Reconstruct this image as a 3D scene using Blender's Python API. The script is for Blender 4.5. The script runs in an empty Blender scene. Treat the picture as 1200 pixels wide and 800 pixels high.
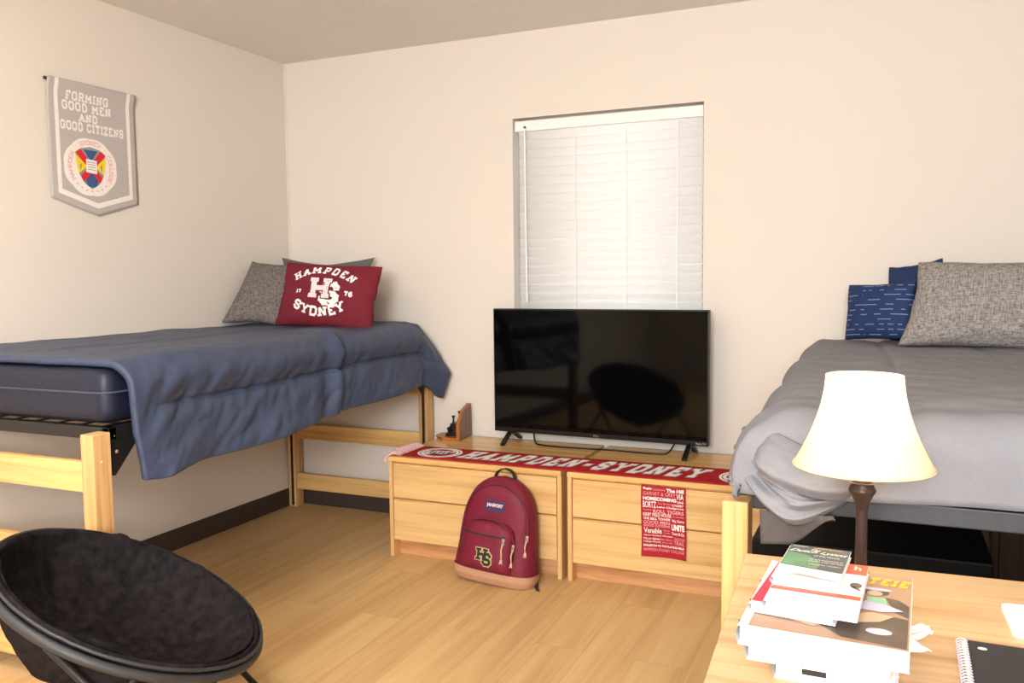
import bpy, bmesh, math, random
from mathutils import Vector, Matrix, noise
PI = math.pi
rnd = random.Random(7)
C = bpy.context.scene.collection
scn = bpy.context.scene

# ------------------------------------------------------------------ camera, light, exposure
FPX, YAW, PITCH, ROLL = 998.54, 0.41455, 0.07663, -0.011358
CAM = Vector((3.05066, -3.87232, 1.26876))
cd = bpy.data.cameras.new('camera'); cam = bpy.data.objects.new('camera', cd); C.objects.link(cam)
cd.sensor_width = 36.0; cd.lens = FPX * 36.0 / 1200.0; cd.clip_start = 0.05
fwd = Vector((-math.sin(YAW)*math.cos(PITCH), math.cos(YAW)*math.cos(PITCH), -math.sin(PITCH)))
rt = Vector((math.cos(YAW), math.sin(YAW), 0)); up = rt.cross(fwd)
rt2 = rt*math.cos(ROLL) + up*math.sin(ROLL); up2 = -rt*math.sin(ROLL) + up*math.cos(ROLL)
m = Matrix((rt2, up2, -fwd)).transposed().to_4x4(); m.translation = CAM
cam.matrix_world = m
scn.camera = cam

EXPOSURE = 0.0
LIGHT_MAIN, LIGHT_SIDE, LIGHT_FLASH, LAMP_W, SKY = 29.0, 10.0, 200.0, 2.0, 1.3
scn.view_settings.view_transform = 'Standard'; scn.view_settings.look = 'None'
scn.view_settings.exposure = EXPOSURE; scn.view_settings.gamma = 1.0
scn.view_settings.use_curve_mapping = False
wd = bpy.data.worlds.new('sky'); scn.world = wd; wd.use_nodes = True
bg = wd.node_tree.nodes['Background']; bg.inputs[0].default_value = (0.85, 0.93, 1.0, 1); bg.inputs[1].default_value = SKY

def area(name, loc, sx, sy, power, color, rot=(0, 0, 0)):
    l = bpy.data.lights.new(name, 'AREA'); l.shape = 'RECTANGLE'; l.size = sx; l.size_y = sy
    l.energy = power; l.color = color
    o = bpy.data.objects.new(name, l); o.location = loc; o.rotation_euler = rot; C.objects.link(o)
    return o
H = 2.44
area('ceiling_lamp_light', (1.45, -3.15, H-0.085), 1.15, 0.55, LIGHT_MAIN, (1.0, 0.93, 0.83))
area('entry_lamp_light', (1.1, -4.5, H-0.085), 1.15, 0.55, LIGHT_SIDE, (1.0, 0.93, 0.83))
def aim(p, q): return (Vector(q)-Vector(p)).to_track_quat('-Z', 'Y').to_euler()
FL = (3.1, -6.0, 1.85)
area('flash_fill_light', FL, 1.2, 1.0, LIGHT_FLASH, (0.875, 0.945, 1.0), aim(FL, (2.3, 0, 2.7)))  # added unseen soft fill behind the camera, in place of a bounced flash

# ------------------------------------------------------------------ materials
def lin(r, g, b):
    f = lambda c: (c/255/12.92) if c/255 <= 0.04045 else ((c/255+0.055)/1.055)**2.4
    return (f(r), f(g), f(b), 1.0)

class NT:
    def __init__(s, name):
        s.m = bpy.data.materials.new(name); s.m.use_nodes = True
        s.t = s.m.node_tree; s.b = s.t.nodes['Principled BSDF']; s.out = s.t.nodes['Material Output']
    def n(s, ty, **kw):
        x = s.t.nodes.new(ty)
        for k, v in kw.items():
            if k in x.inputs: x.inputs[k].default_value = v
            else: setattr(x, k, v)
        return x
    def l(s, a, b): s.t.links.new(a, b)
    def coord(s, scale=(1, 1, 1), rot=(0, 0, 0)):
        tc = s.n('ShaderNodeTexCoord'); mp = s.n('ShaderNodeMapping')
        mp.inputs['Scale'].default_value = scale; mp.inputs['Rotation'].default_value = rot
        s.l(tc.outputs['Object'], mp.inputs[0]); return mp.outputs[0]
    def ramp(s, fac, stops):
        r = s.n('ShaderNodeValToRGB'); e = r.color_ramp.elements
        while len(e) < len(stops): e.new(0.5)
        for i, (p, c) in enumerate(stops): e[i].position = p; e[i].color = c
        s.l(fac, r.inputs[0]); return r.outputs[0]
    def bump(s, h, strength=0.2, dist=0.01):
        b = s.n('ShaderNodeBump'); b.inputs['Strength'].default_value = strength; b.inputs['Distance'].default_value = dist
        s.l(h, b.inputs['Height']); s.l(b.outputs[0], s.b.inputs['Normal'])

def plain(name, rgb, rough=0.6, metal=0.0, spec=0.5, var=0.06, nscale=60, bump=0.05, sheen=0):
    t = NT(name); c = lin(*rgb)
    t.b.inputs['Roughness'].default_value = rough; t.b.inputs['Metallic'].default_value = metal
    t.b.inputs['Specular IOR Level'].default_value = spec
    if sheen:
        t.b.inputs['Sheen Weight'].default_value = sheen
    nz = t.n('ShaderNodeTexNoise'); nz.inputs['Scale'].default_value = nscale; nz.inputs['Detail'].default_value = 4
    t.l(t.coord(), nz.inputs['Vector'])
    lo = tuple(x*(1-var) for x in c[:3])+(1,); hi = tuple(min(1, x*(1+var)) for x in c[:3])+(1,)
    t.l(t.ramp(nz.outputs[0], [(0.3, lo), (0.7, hi)]), t.b.inputs['Base Color'])
    if bump: t.bump(nz.outputs[0], bump, 0.004)
    return t.m

def wood(name, a, b, axis, rough=0.42, fine=1.0, cathedral=0.0):
    """grain streaks running along the given axis"""
    t = NT(name)
    sc = [38*fine]*3; sc[axis] = 1.6
    n1 = t.n('ShaderNodeTexNoise'); n1.inputs['Scale'].default_value = 1.0; n1.inputs['Detail'].default_value = 6; n1.inputs['Roughness'].default_value = 0.62
    t.l(t.coord(tuple(sc)), n1.inputs['Vector'])
    sc2 = [9*fine]*3; sc2[axis] = 0.8
    n2 = t.n('ShaderNodeTexNoise'); n2.inputs['Scale'].default_value = 1.0; n2.inputs['Detail'].default_value = 3; n2.inputs['Distortion'].default_value = cathedral
    t.l(t.coord(tuple(sc2)), n2.inputs['Vector'])
    mx = t.n('ShaderNodeMath', operation='MULTIPLY_ADD'); mx.inputs[1].default_value = 0.55
    t.l(n1.outputs[0], mx.inputs[0])
    m2 = t.n('ShaderNodeMath', operation='MULTIPLY'); m2.inputs[1].default_value = 0.45; t.l(n2.outputs[0], m2.inputs[0])
    t.l(m2.outputs[0], mx.inputs[2])
    t.l(t.ramp(mx.outputs[0], [(0.36, lin(*b)), (0.52, lin(*a)), (0.66, lin(*[min(255, x*1.05) for x in a]))]), t.b.inputs['Base Color'])
    t.b.inputs['Roughness'].default_value = rough; t.b.inputs['Specular IOR Level'].default_value = 0.35
    t.bump(mx.outputs[0], 0.06, 0.003)
    return t.m

def floor_mat():
    t = NT('vinyl_plank')
    v = t.coord((1, 1, 1), (0, 0, PI/2))
    br = t.n('ShaderNodeTexBrick'); br.offset = 0.37; br.offset_frequency = 2
    br.inputs['Scale'].default_value = 1.0; br.inputs['Brick Width'].default_value = 1.22; br.inputs['Row Height'].default_value = 0.178
    br.inputs['Mortar Size'].default_value = 0.0012; br.inputs['Mortar Smooth'].default_value = 0.3; br.inputs['Bias'].default_value = 0.0
    br.inputs['Color1'].default_value = (0.0, 0, 0, 1); br.inputs['Color2'].default_value = (1, 1, 1, 1); br.inputs['Mortar'].default_value = (0.5, 0.5, 0.5, 1)
    t.l(v, br.inputs['Vector'])
    n1 = t.n('ShaderNodeTexNoise'); n1.inputs['Detail'].default_value = 6; n1.inputs['Roughness'].default_value = 0.6; n1.inputs['Scale'].default_value = 1
    n1.noise_dimensions = '4D'
    t.l(t.coord((34, 1.4, 1)), n1.inputs['Vector'])
    sep = t.n('ShaderNodeSeparateColor'); t.l(br.outputs['Color'], sep.inputs[0])
    w = t.n('ShaderNodeMath', operation='MULTIPLY'); w.inputs[1].default_value = 7.0; t.l(sep.outputs[0], w.inputs[0]); t.l(w.outputs[0], n1.inputs['W'])
    n2 = t.n('ShaderNodeTexNoise'); n2.inputs['Detail'].default_value = 3; n2.inputs['Scale'].default_value = 1; n2.inputs['Distortion'].default_value = 0.8
    n2.noise_dimensions = '4D'; t.l(t.coord((8, 0.9, 1)), n2.inputs['Vector']); t.l(w.outputs[0], n2.inputs['W'])
    a = t.n('ShaderNodeMath', operation='MULTIPLY_ADD'); a.inputs[1].default_value = 0.5; t.l(n1.outputs[0], a.inputs[0])
    b = t.n('ShaderNodeMath', operation='MULTIPLY_ADD'); b.inputs[1].default_value = 0.38; t.l(n2.outputs[0], b.inputs[0])
    c = t.n('ShaderNodeMath', operation='MULTIPLY'); c.inputs[1].default_value = 0.07; t.l(sep.outputs[0], c.inputs[0])
    t.l(c.outputs[0], b.inputs[2]); t.l(b.outputs[0], a.inputs[2])
    col = t.ramp(a.outputs[0], [(0.30, lin(186, 146, 98)), (0.5, lin(214, 176, 122)), (0.70, lin(224, 190, 140))])
    mix = t.n('ShaderNodeMix', data_type='RGBA'); mix.inputs['B'].default_value = lin(150, 116, 80)
    mf = t.n('ShaderNodeMath', operation='MULTIPLY'); mf.inputs[1].default_value = 0.45; t.l(br.outputs['Fac'], mf.inputs[0])
    t.l(mf.outputs[0], mix.inputs[0]); t.l(col, mix.inputs['A'])
    t.l(mix.outputs['Result'], t.b.inputs['Base Color'])
    t.b.inputs['Roughness'].default_value = 0.45; t.b.inputs['Specular IOR Level'].default_value = 0.4
    t.bump(a.outputs[0], 0.05, 0.002)
    return t.m

def wall_mat(name, rgb, bump=0.12, scale=180, dist=0.002):
    t = NT(name); c = lin(*rgb)
    nz = t.n('ShaderNodeTexNoise'); nz.inputs['Scale'].default_value = scale; nz.inputs['Detail'].default_value = 3
    t.l(t.coord(), nz.inputs['Vector'])
    n2 = t.n('ShaderNodeTexNoise'); n2.inputs['Scale'].default_value = 1.7; t.l(t.coord(), n2.inputs['Vector'])
    t.l(t.ramp(n2.outputs[0], [(0.3, tuple(x*0.985 for x in c[:3])+(1,)), (0.7, c)]), t.b.inputs['Base Color'])
    t.b.inputs['Roughness'].default_value = 0.75; t.b.inputs['Specular IOR Level'].default_value = 0.25
    t.bump(nz.outputs[0], bump, dist)
    return t.m

def weave(name, dark, light, sx=170, rough=0.9):
    t = NT(name)
    n1 = t.n('ShaderNodeTexNoise'); n1.inputs['Scale'].default_value = 1; n1.inputs['Detail'].default_value = 3
    t.l(t.coord((sx*2.2, sx*0.35, sx)), n1.inputs['Vector'])
    n2 = t.n('ShaderNodeTexNoise'); n2.inputs['Scale'].default_value = 1; n2.inputs['Detail'].default_value = 3
    t.l(t.coord((sx*0.35, sx*2.2, sx)), n2.inputs['Vector'])
    a = t.n('ShaderNodeMath', operation='ADD'); t.l(n1.outputs[0], a.inputs[0]); t.l(n2.outputs[0], a.inputs[1])
    h = t.n('ShaderNodeMath', operation='MULTIPLY'); h.inputs[1].default_value = 0.5; t.l(a.outputs[0], h.inputs[0])
    t.l(t.ramp(h.outputs[0], [(0.38, lin(*dark)), (0.62, lin(*light))]), t.b.inputs['Base Color'])
    t.b.inputs['Roughness'].default_value = rough; t.b.inputs['Specular IOR Level'].default_value = 0.15
    t.bump(h.outputs[0], 0.35, 0.003)
    return t.m

def dash_mat(name, base, line):
    """navy cushion cloth with broken pale stitched lines"""
    t = NT(name)
    v = t.coord((1, 1, 1))
    sp = t.n('ShaderNodeSeparateXYZ'); t.l(v, sp.inputs[0])
    k = t.n('ShaderNodeMath', operation='MULTIPLY'); k.inputs[1].default_value = 52; t.l(sp.outputs['Y'], k.inputs[0])
    fr = t.n('ShaderNodeMath', operation='FRACT'); t.l(k.outputs[0], fr.inputs[0])
    ln = t.n('ShaderNodeMath', operation='LESS_THAN'); ln.inputs[1].default_value = 0.16; t.l(fr.outputs[0], ln.inputs[0])
    fl = t.n('ShaderNodeMath', operation='FLOOR'); t.l(k.outputs[0], fl.inputs[0])
    cb = t.n('ShaderNodeCombineXYZ'); xs = t.n('ShaderNodeMath', operation='MULTIPLY'); xs.inputs[1].default_value = 26; t.l(sp.outputs['X'], xs.inputs[0])
    t.l(xs.outputs[0], cb.inputs[0]); ys = t.n('ShaderNodeMath', operation='MULTIPLY'); ys.inputs[1].default_value = 3.7; t.l(fl.outputs[0], ys.inputs[0]); t.l(ys.outputs[0], cb.inputs[1])
    nz = t.n('ShaderNodeTexNoise'); nz.inputs['Scale'].default_value = 1; nz.inputs['Detail'].default_value = 1; t.l(cb.outputs[0], nz.inputs['Vector'])
    gt = t.n('ShaderNodeMath', operation='GREATER_THAN'); gt.inputs[1].default_value = 0.5; t.l(nz.outputs[0], gt.inputs[0])
    mu = t.n('ShaderNodeMath', operation='MULTIPLY'); t.l(ln.outputs[0], mu.inputs[0]); t.l(gt.outputs[0], mu.inputs[1])
    mx = t.n('ShaderNodeMix', data_type='RGBA'); mx.inputs['A'].default_value = lin(*base); mx.inputs['B'].default_value = lin(*line)
    t.l(mu.outputs[0], mx.inputs[0]); t.l(mx.outputs['Result'], t.b.inputs['Base Color'])
    t.b.inputs['Roughness'].default_value = 0.7; t.b.inputs['Specular IOR Level'].default_value = 0.2
    return t.m

M = {}
M['wall'] = wall_mat('wall_paint', (226, 216, 205))
M['ceiling'] = wall_mat('ceiling_texture', (236, 232, 226), 0.9, 90, 0.006)
M['floor'] = floor_mat()
M['base'] = plain('brown_vinyl_base', (62, 52, 46), 0.5)
M['oak_x'] = wood('oak_grain_x', (229, 184, 120), (196, 146, 84), 0)
M['oak_kick'] = wood('oak_kickboard', (212, 160, 112), (176, 118, 72), 0, cathedral=1.5)
M['oak_top'] = wood('oak_top_varnish', (222, 176, 112), (194, 144, 84), 0, rough=0.2)
M['oak_y'] = wood('oak_grain_y', (229, 184, 120), (196, 146, 84), 1)
M['oak_z'] = wood('oak_grain_z', (222, 178, 122), (188, 138, 82), 2)
M['oakp_x'] = wood('pale_oak_front', (222, 182, 124), (196, 152, 96), 0, fine=1.4)
M['desk'] = wood('pale_desk_oak', (214, 178, 136), (184, 142, 98), 0, fine=0.9, cathedral=1.6)
M['dark_oak_z'] = wood('dark_and_shaded_wood', (62, 36, 20), (40, 22, 12), 2)  # oak darkened with under-bed shade for the cabinet; also the dark banner rod
M['walnut'] = wood('walnut_board', (122, 86, 54), (84, 54, 32), 2, rough=0.35)
M['walnut_edge'] = plain('amber_wood_edge', (166, 100, 40), 0.35)
M['bronze'] = plain('dark_bronze', (46, 32, 26), 0.38, 0.6)
M['black_metal'] = plain('black_steel', (38, 37, 38), 0.42, 0.3)
M['grey_metal'] = plain('charcoal_steel', (66, 66, 69), 0.45, 0.2)
M['slot'] = plain('black_slot', (12, 12, 12), 0.6)
M['steel'] = plain('bright_steel', (190, 190, 192), 0.25, 1.0)
M['navy'] = plain('navy_comforter_cloth', (64, 74, 98), 0.48, spec=0.35, var=0.05, nscale=220, bump=0.12)
M['navy_sheet'] = plain('navy_sheet_satin', (26, 31, 50), 0.45, spec=0.4, nscale=200, bump=0.06)
M['grey_cloth'] = plain('grey_comforter_cloth', (128, 128, 134), 0.75, spec=0.2, var=0.04, nscale=260, bump=0.1)
M['grey_lining'] = plain('dark_grey_lining', (84, 78, 76), 0.8, spec=0.2)
M['tweed'] = weave('grey_tweed', (78, 72, 69), (138, 130, 125), 150)
M['tweed_light'] = weave('grey_linen_weave', (108, 102, 99), (172, 164, 158), 120)
M['grey_pillow'] = plain('dark_grey_pillow', (98, 95, 93), 0.85, nscale=180, bump=0.2)
M['maroon'] = plain('maroon_cotton', (116, 36, 48), 0.85, var=0.08, nscale=300, bump=0.2, spec=0.2)
M['navy_plain'] = plain('navy_cotton', (40, 56, 92), 0.8, nscale=250, bump=0.1, spec=0.2)
M['navy_dash'] = dash_mat('navy_dash_cloth', (36, 54, 94), (128, 142, 176))
M['white_print'] = plain('white_print', (240, 236, 232), 0.7, bump=0)
M['pale_print'] = plain('pale_print', (226, 214, 212), 0.7, bump=0)
M['grey_print'] = plain('grey_print', (170, 164, 164), 0.7, bump=0)
M['pink_print'] = plain('pink_print', (228, 160, 164), 0.7, bump=0)
M['dark_print'] = plain('dark_print', (44, 36, 38), 0.7, bump=0)
M['red_knit'] = plain('red_knit', (168, 36, 42), 0.9, var=0.12, nscale=400, bump=0.3, spec=0.1)
M['red_towel'] = plain('crimson_cloth', (172, 44, 54), 0.85, nscale=300, bump=0.15, spec=0.1)
M['fringe'] = plain('pink_white_yarn', (224, 182, 180), 0.95, var=0.35, nscale=120)
M['bag'] = plain('burgundy_nylon', (116, 26, 48), 0.55, var=0.08, nscale=350, bump=0.12, spec=0.3)
M['bag_dark'] = plain('burgundy_piping', (92, 18, 40), 0.6, nscale=350)
M['suede'] = plain('tan_suede', (186, 140, 110), 0.9, nscale=120, bump=0.15)
M['webbing'] = plain('black_webbing', (34, 32, 34), 0.75)
M['patch'] = plain('navy_patch', (38, 52, 96), 0.7)
M['tan_print'] = plain('tan_thread', (196, 168, 120), 0.8, bump=0)
M['green_black'] = plain('green_black_thread', (34, 40, 34), 0.8, bump=0)
M['cord'] = plain('beige_cord', (214, 184, 150), 0.8)
M['tv_plastic'] = plain('tv_black_plastic', (16, 16, 17), 0.35, spec=0.4, var=0.02, bump=0)
M['screen'] = plain('tv_screen_glass', (5, 5, 6), 0.06, spec=0.17, var=0.0, bump=0)
M['plush'] = plain('black_plush', (36, 32, 33), 0.95, var=0.45, nscale=38, bump=0.9, spec=0.05, sheen=0.0)
M['rim'] = plain('grey_black_binding', (46, 46, 49), 0.5)
M['felt'] = plain('grey_felt', (186, 178, 174), 0.95, var=0.03, nscale=300, bump=0.15)
M['felt_white'] = plain('white_felt', (240, 232, 224), 0.95, nscale=300, bump=0.1)
M['crest_red'] = plain('crest_red', (214, 30, 44), 0.8, bump=0)
M['crest_blue'] = plain('crest_blue', (52, 88, 134), 0.8, bump=0)
M['crest_yellow'] = plain('crest_yellow', (246, 210, 16), 0.8, bump=0)
M['crest_grey'] = plain('crest_grey', (150, 148, 146), 0.8, bump=0)
M['blind'] = plain('white_blind', (240, 239, 238), 0.9, spec=0.02, var=0.0, bump=0)
M['blind_rail'] = plain('white_headrail', (244, 240, 236), 0.4, var=0.01, bump=0)
M['reveal'] = wall_mat('window_reveal_paint', (224, 214, 196))
M['winframe'] = plain('bronze_window_frame', (150, 150, 148), 0.4, 0.5)
M['lampmetal'] = plain('oiled_bronze', (58, 42, 38), 0.38, 0.35, var=0.2, nscale=20)
M['page'] = plain('page_block', (240, 236, 230), 0.85, var=0.03, nscale=20, bump=0)
M['gloss_white'] = plain('glossy_white_cover', (242, 240, 240), 0.35, var=0.01, bump=0)
M['crimson'] = plain('crimson_cover', (208, 52, 78), 0.45, bump=0)
M['orange_red'] = plain('orange_red_cover', (228, 84, 58), 0.45, bump=0)
M['photo_brown'] = plain('brown_photo_cover', (168, 134, 110), 0.4, var=0.12, nscale=6, bump=0)
M['photo_dark'] = plain('dark_photo_ink', (84, 72, 66), 0.4, var=0.25, nscale=30, bump=0)
M['photo_skin'] = plain('warm_photo_ink', (214, 178, 148), 0.4, bump=0)
M['photo_lilac'] = plain('lilac_photo_ink', (206, 200, 226), 0.4, bump=0)
M['photo_mint'] = plain('mint_photo_ink', (150, 206, 172), 0.4, bump=0)
M['yellow_ink'] = plain('yellow_ink', (242, 196, 40), 0.5, bump=0)
M['cover_teal'] = plain('dark_teal_cover', (52, 72, 84), 0.4, var=0.15, nscale=20, bump=0)
M['cover_green'] = plain('green_cover', (88, 134, 104), 0.4, var=0.3, nscale=40, bump=0)
M['notebook'] = plain('black_notebook_cover', (44, 44, 46), 0.55, bump=0)
M['wire'] = plain('pale_wire', (226, 220, 232), 0.35, 0.2)
M['keyboard'] = plain('white_keyboard_shell', (240, 240, 242), 0.45, var=0.01, bump=0)
M['keycap'] = plain('white_keycap', (248, 248, 250), 0.5, var=0.01, bump=0)
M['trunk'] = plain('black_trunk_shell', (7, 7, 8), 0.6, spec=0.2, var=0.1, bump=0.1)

def shade_mat():
    t = NT('cream_lampshade'); t.t.nodes.remove(t.b)
    d = t.n('ShaderNodeBsdfDiffuse'); d.inputs[0].default_value = lin(248, 236, 212)
    tr = t.n('ShaderNodeBsdfTranslucent'); tr.inputs[0].default_value = lin(250, 238, 212)
    mx = t.n('ShaderNodeMixShader'); mx.inputs[0].default_value = 0.5
    t.l(d.outputs[0], mx.inputs[1]); t.l(tr.outputs[0], mx.inputs[2]); t.l(mx.outputs[0], t.out.inputs[0])
    return t.m
M['shade'] = shade_mat()
def glow_mat(name, rgb, s):
    t = NT(name); t.b.inputs['Base Color'].default_value = lin(*rgb)
    t.b.inputs['Emission Color'].default_value = lin(*rgb); t.b.inputs['Emission Strength'].default_value = s
    return t.m
M['bulb'] = glow_mat('lit_bulb', (255, 236, 200), 6.0)
M['diffuser'] = glow_mat('lit_diffuser', (255, 246, 232), 2.0)
def glass_mat():
    t = NT('window_glass'); t.t.nodes.remove(t.b)
    a = t.n('ShaderNodeBsdfTransparent'); g = t.n('ShaderNodeBsdfGlossy'); g.inputs['Roughness'].default_value = 0.02
    mx = t.n('ShaderNodeMixShader'); mx.inputs[0].default_value = 0.06
    t.l(a.outputs[0], mx.inputs[1]); t.l(g.outputs[0], mx.inputs[2]); t.l(mx.outputs[0], t.out.inputs[0])
    return t.m
M['glass'] = glass_mat()

# ------------------------------------------------------------------ mesh helpers
class MB:
    """collects geometry for ONE mesh object"""
    def __init__(s): s.v = []; s.f = []
    def add(s, vs, fs):
        o = len(s.v); s.v += [tuple(x) for x in vs]; s.f += [tuple(i+o for i in f) for f in fs]; return s
    def box(s, x0, x1, y0, y1, z0, z1, bev=0.0, seg=2):
        if x1 < x0: x0, x1 = x1, x0
        if y1 < y0: y0, y1 = y1, y0
        if z1 < z0: z0, z1 = z1, z0
        bm = bmesh.new(); bmesh.ops.create_cube(bm, size=1)
        for v in bm.verts:
            v.co = Vector(((x0+x1)/2+v.co.x*(x1-x0), (y0+y1)/2+v.co.y*(y1-y0), (z0+z1)/2+v.co.z*(z1-z0)))
        if bev > 0:
            bmesh.ops.bevel(bm, geom=bm.edges[:], offset=bev, segments=seg, profile=0.6, affect='EDGES')
        s.frombm(bm); return s
    def frombm(s, bm):
        bm.verts.index_update()
        s.add([v.co[:] for v in bm.verts], [[v.index for v in f.verts] for f in bm.faces]); bm.free()
    def xf(s, mat, start=0):
        for i in range(start, len(s.v)): s.v[i] = tuple(mat @ Vector(s.v[i]))
        return s
    def grid(s, fn, nu, nv, cu=False, cv=False):
        vs = [fn(i/(nu if cu else nu-1), j/(nv if cv else nv-1)) for i in range(nu) for j in range(nv)]
        fs = []
        for i in range(nu if cu else nu-1):
            for j in range(nv if cv else nv-1):
                a = i*nv+j; b = ((i+1) % nu)*nv+j; c = ((i+1) % nu)*nv+(j+1) % nv; d = i*nv+(j+1) % nv
                fs.append((a, b, c, d))
        return s.add(vs, fs)
    def lathe(s, prof, n=40, cx=0, cy=0):
        vs = []; fs = []
        for k in range(n):
            a = 2*PI*k/n
            vs += [(cx+r*math.cos(a), cy+r*math.sin(a), z) for r, z in prof]
        L = len(prof)
        for k in range(n):
            for j in range(L-1):
                fs.append((k*L+j, ((k+1) % n)*L+j, ((k+1) % n)*L+j+1, k*L+j+1))
        o = len(s.v); s.add(vs, fs)
        if prof[0][0] > 1e-6: s.f.append(tuple(o+k*L for k in reversed(range(n)))) if False else None
        return s
    def tube(s, pts, r, n=10, closed=False, caps=True):
        pts = [Vector(p) for p in pts]; N = len(pts); rings = []
        prev = None
        for i, p in enumerate(pts):
            if closed: t = pts[(i+1) % N]-pts[i-1]
            else: t = pts[min(i+1, N-1)]-pts[max(i-1, 0)]
            t.normalize()
            if prev is None:
                a = Vector((0, 0, 1)) if abs(t.z) < 0.9 else Vector((1, 0, 0))
                u = t.cross(a).normalized()
            else:
                u = (prev - t*prev.dot(t)).normalized()
            prev = u; w = t.cross(u)
            rr = r[i] if isinstance(r, (list, tuple)) else r
            rings.append([p+(u*math.cos(2*PI*k/n)+w*math.sin(2*PI*k/n))*rr for k in range(n)])
        vs = [q for rg in rings for q in rg]; fs = []
        for i in range(N if closed else N-1):
            i2 = (i+1) % N
            for k in range(n):
                fs.append((i*n+k, i*n+(k+1) % n, i2*n+(k+1) % n, i2*n+k))
        if caps and not closed:
            fs.append(tuple(reversed(range(n)))); fs.append(tuple((N-1)*n+k for k in range(n)))
        return s.add(vs, fs)
    def prism(s, poly, d, fn):
        """poly in 2-D extruded by d; fn(a,b,h) -> 3-D"""
        n = len(poly)
        vs = [fn(a, b, 0) for a, b in poly]+[fn(a, b, d) for a, b in poly]
        fs = [tuple(range(n)), tuple(range(2*n-1, n-1, -1))]
        for i in range(n):
            j = (i+1) % n; fs.append((i, i+n, j+n, j))
        return s.add(vs, fs)
    def sphere(s, c, r, n=12, sc=(1, 1, 1)):
        bm = bmesh.new(); bmesh.ops.create_uvsphere(bm, u_segments=n, v_segments=max(6, n*2//3), radius=1)
        for v in bm.verts: v.co = Vector((c[0]+v.co.x*r*sc[0], c[1]+v.co.y*r*sc[1], c[2]+v.co.z*r*sc[2]))
        s.frombm(bm); return s

WM = {}
def link(name, mb, mat, parent=None, smooth=False, world=True, fix=True):
    """one mesh object; vertices are given in world space unless world=False (then in the parent's space)"""
    me = bpy.data.meshes.new(name)
    vs = mb.v
    if parent is not None and world:
        inv = WM[parent.name].inverted(); vs = [tuple(inv @ Vector(v)) for v in vs]
    me.from_pydata(vs, [], mb.f); me.update()
    if fix:
        bm = bmesh.new(); bm.from_mesh(me); bmesh.ops.recalc_face_normals(bm, faces=bm.faces[:]); bm.to_mesh(me); bm.free()
    if smooth:
        me.polygons.foreach_set('use_smooth', [True]*len(me.polygons))
        if smooth != 'all':
            try: me.set_sharp_from_angle(angle=math.radians(38))
            except Exception: pass
    o = bpy.data.objects.new(name, me); C.objects.link(o)
    me.materials.append(M[mat] if isinstance(mat, str) else mat)
    if parent is not None:
        o.parent = parent; WM[o.name] = WM[parent.name]
    else: WM[o.name] = Matrix.Identity(4)
    return o
def islands(name, mb, mat, parent, **kw):
    """every connected piece of mb becomes its own part"""
    root = list(range(len(mb.v)))
    def find(a):
        while root[a] != a: root[a] = root[root[a]]; a = root[a]
        return a
    for f in mb.f:
        for i in f[1:]: root[find(i)] = find(f[0])
    gr = {}
    for f in mb.f: gr.setdefault(find(f[0]), []).append(f)
    out = []
    for fs in gr.values():
        ids = sorted({i for f in fs for i in f}); mp_ = {i: k for k, i in enumerate(ids)}
        q = MB(); q.v = [mb.v[i] for i in ids]; q.f = [tuple(mp_[i] for i in f) for f in fs]
        out.append(link(name, q, mat, parent, **kw))
    return out
def tag(o, label, cat, group=None):
    o['label'] = label; o['category'] = cat
    if group: o['group'] = group
    return o
def thing(name, label, cat, loc=(0, 0, 0), rot=None, group=None):
    o = bpy.data.objects.new(name, None); C.objects.link(o); o.empty_display_size = 0.05
    mw = Matrix.Translation(loc)
    if rot is not None: mw = mw @ rot.to_4x4()
    o.matrix_world = mw; WM[o.name] = mw
    return tag(o, label, cat, group)
def struct(name, mb, mat, parent=None, smooth=False):
    o = link(name, mb, mat, parent, smooth); o['kind'] = 'structure'; return o
def origin(o, p):
    """move a top-level mesh object's origin to p without moving the mesh"""
    p = Vector(p)
    for v in o.data.vertices: v.co -= p
    o.location = p; WM[o.name] = Matrix.Translation(p); return o
def mod_solid(o, th, off=-1):
    m = o.modifiers.new('thickness', 'SOLIDIFY'); m.thickness = th; m.offset = off; return o
def mod_sub(o, n=1):
    m = o.modifiers.new('smooth', 'SUBSURF'); m.levels = n; m.render_levels = n; return o
def fbm(x, y, z=0.0, o=3):
    s = 0; a = 1; t = 0
    for _ in range(o):
        s += a*noise.noise(Vector((x, y, z))); t += a; a *= 0.5; x *= 2.03; y *= 2.03; z *= 2.03
    return s/t
def sstep(a, b, x):
    t = max(0.0, min(1.0, (x-a)/(b-a))); return t*t*(3-2*t)

# ------------------------------------------------------------------ lettering
def font_mesh(txt, bold=0.0):
    cu = bpy.data.curves.new('t', 'FONT'); cu.body = txt; cu.size = 1.0; cu.fill_mode = 'FRONT' if False else 'BOTH'
    cu.offset = bold; cu.resolution_u = 3
    o = bpy.data.objects.new('t', cu); C.objects.link(o)
    dg = bpy.context.evaluated_depsgraph_get(); dg.update()
    me = bpy.data.meshes.new_from_object(o.evaluated_get(dg))
    vs = [(v.co.x, v.co.y) for v in me.vertices]; fs = [tuple(p.vertices) for p in me.polygons]
    bpy.data.meshes.remove(me); bpy.data.objects.remove(o); bpy.data.curves.remove(cu)
    return vs, fs
def text_in(mb, txt, x0, x1, y0, y1, fn, bold=0.0, shear=0.0):
    """plain type stretched to fill a box; fn(a,b) -> 3-D"""
    vs, fs = font_mesh(txt, bold)
    xa = min(v[0] for v in vs); xb = max(v[0] for v in vs); ya = min(v[1] for v in vs); yb = max(v[1] for v in vs)
    out = []
    for x, y in vs:
        b = (y-ya)/(yb-ya); a = (x-xa)/(xb-xa)
        out.append(fn(x0+(x1-x0)*a+shear*(b-0.5)*(y1-y0), y0+(y1-y0)*b))
    mb.add(out, fs)

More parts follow.
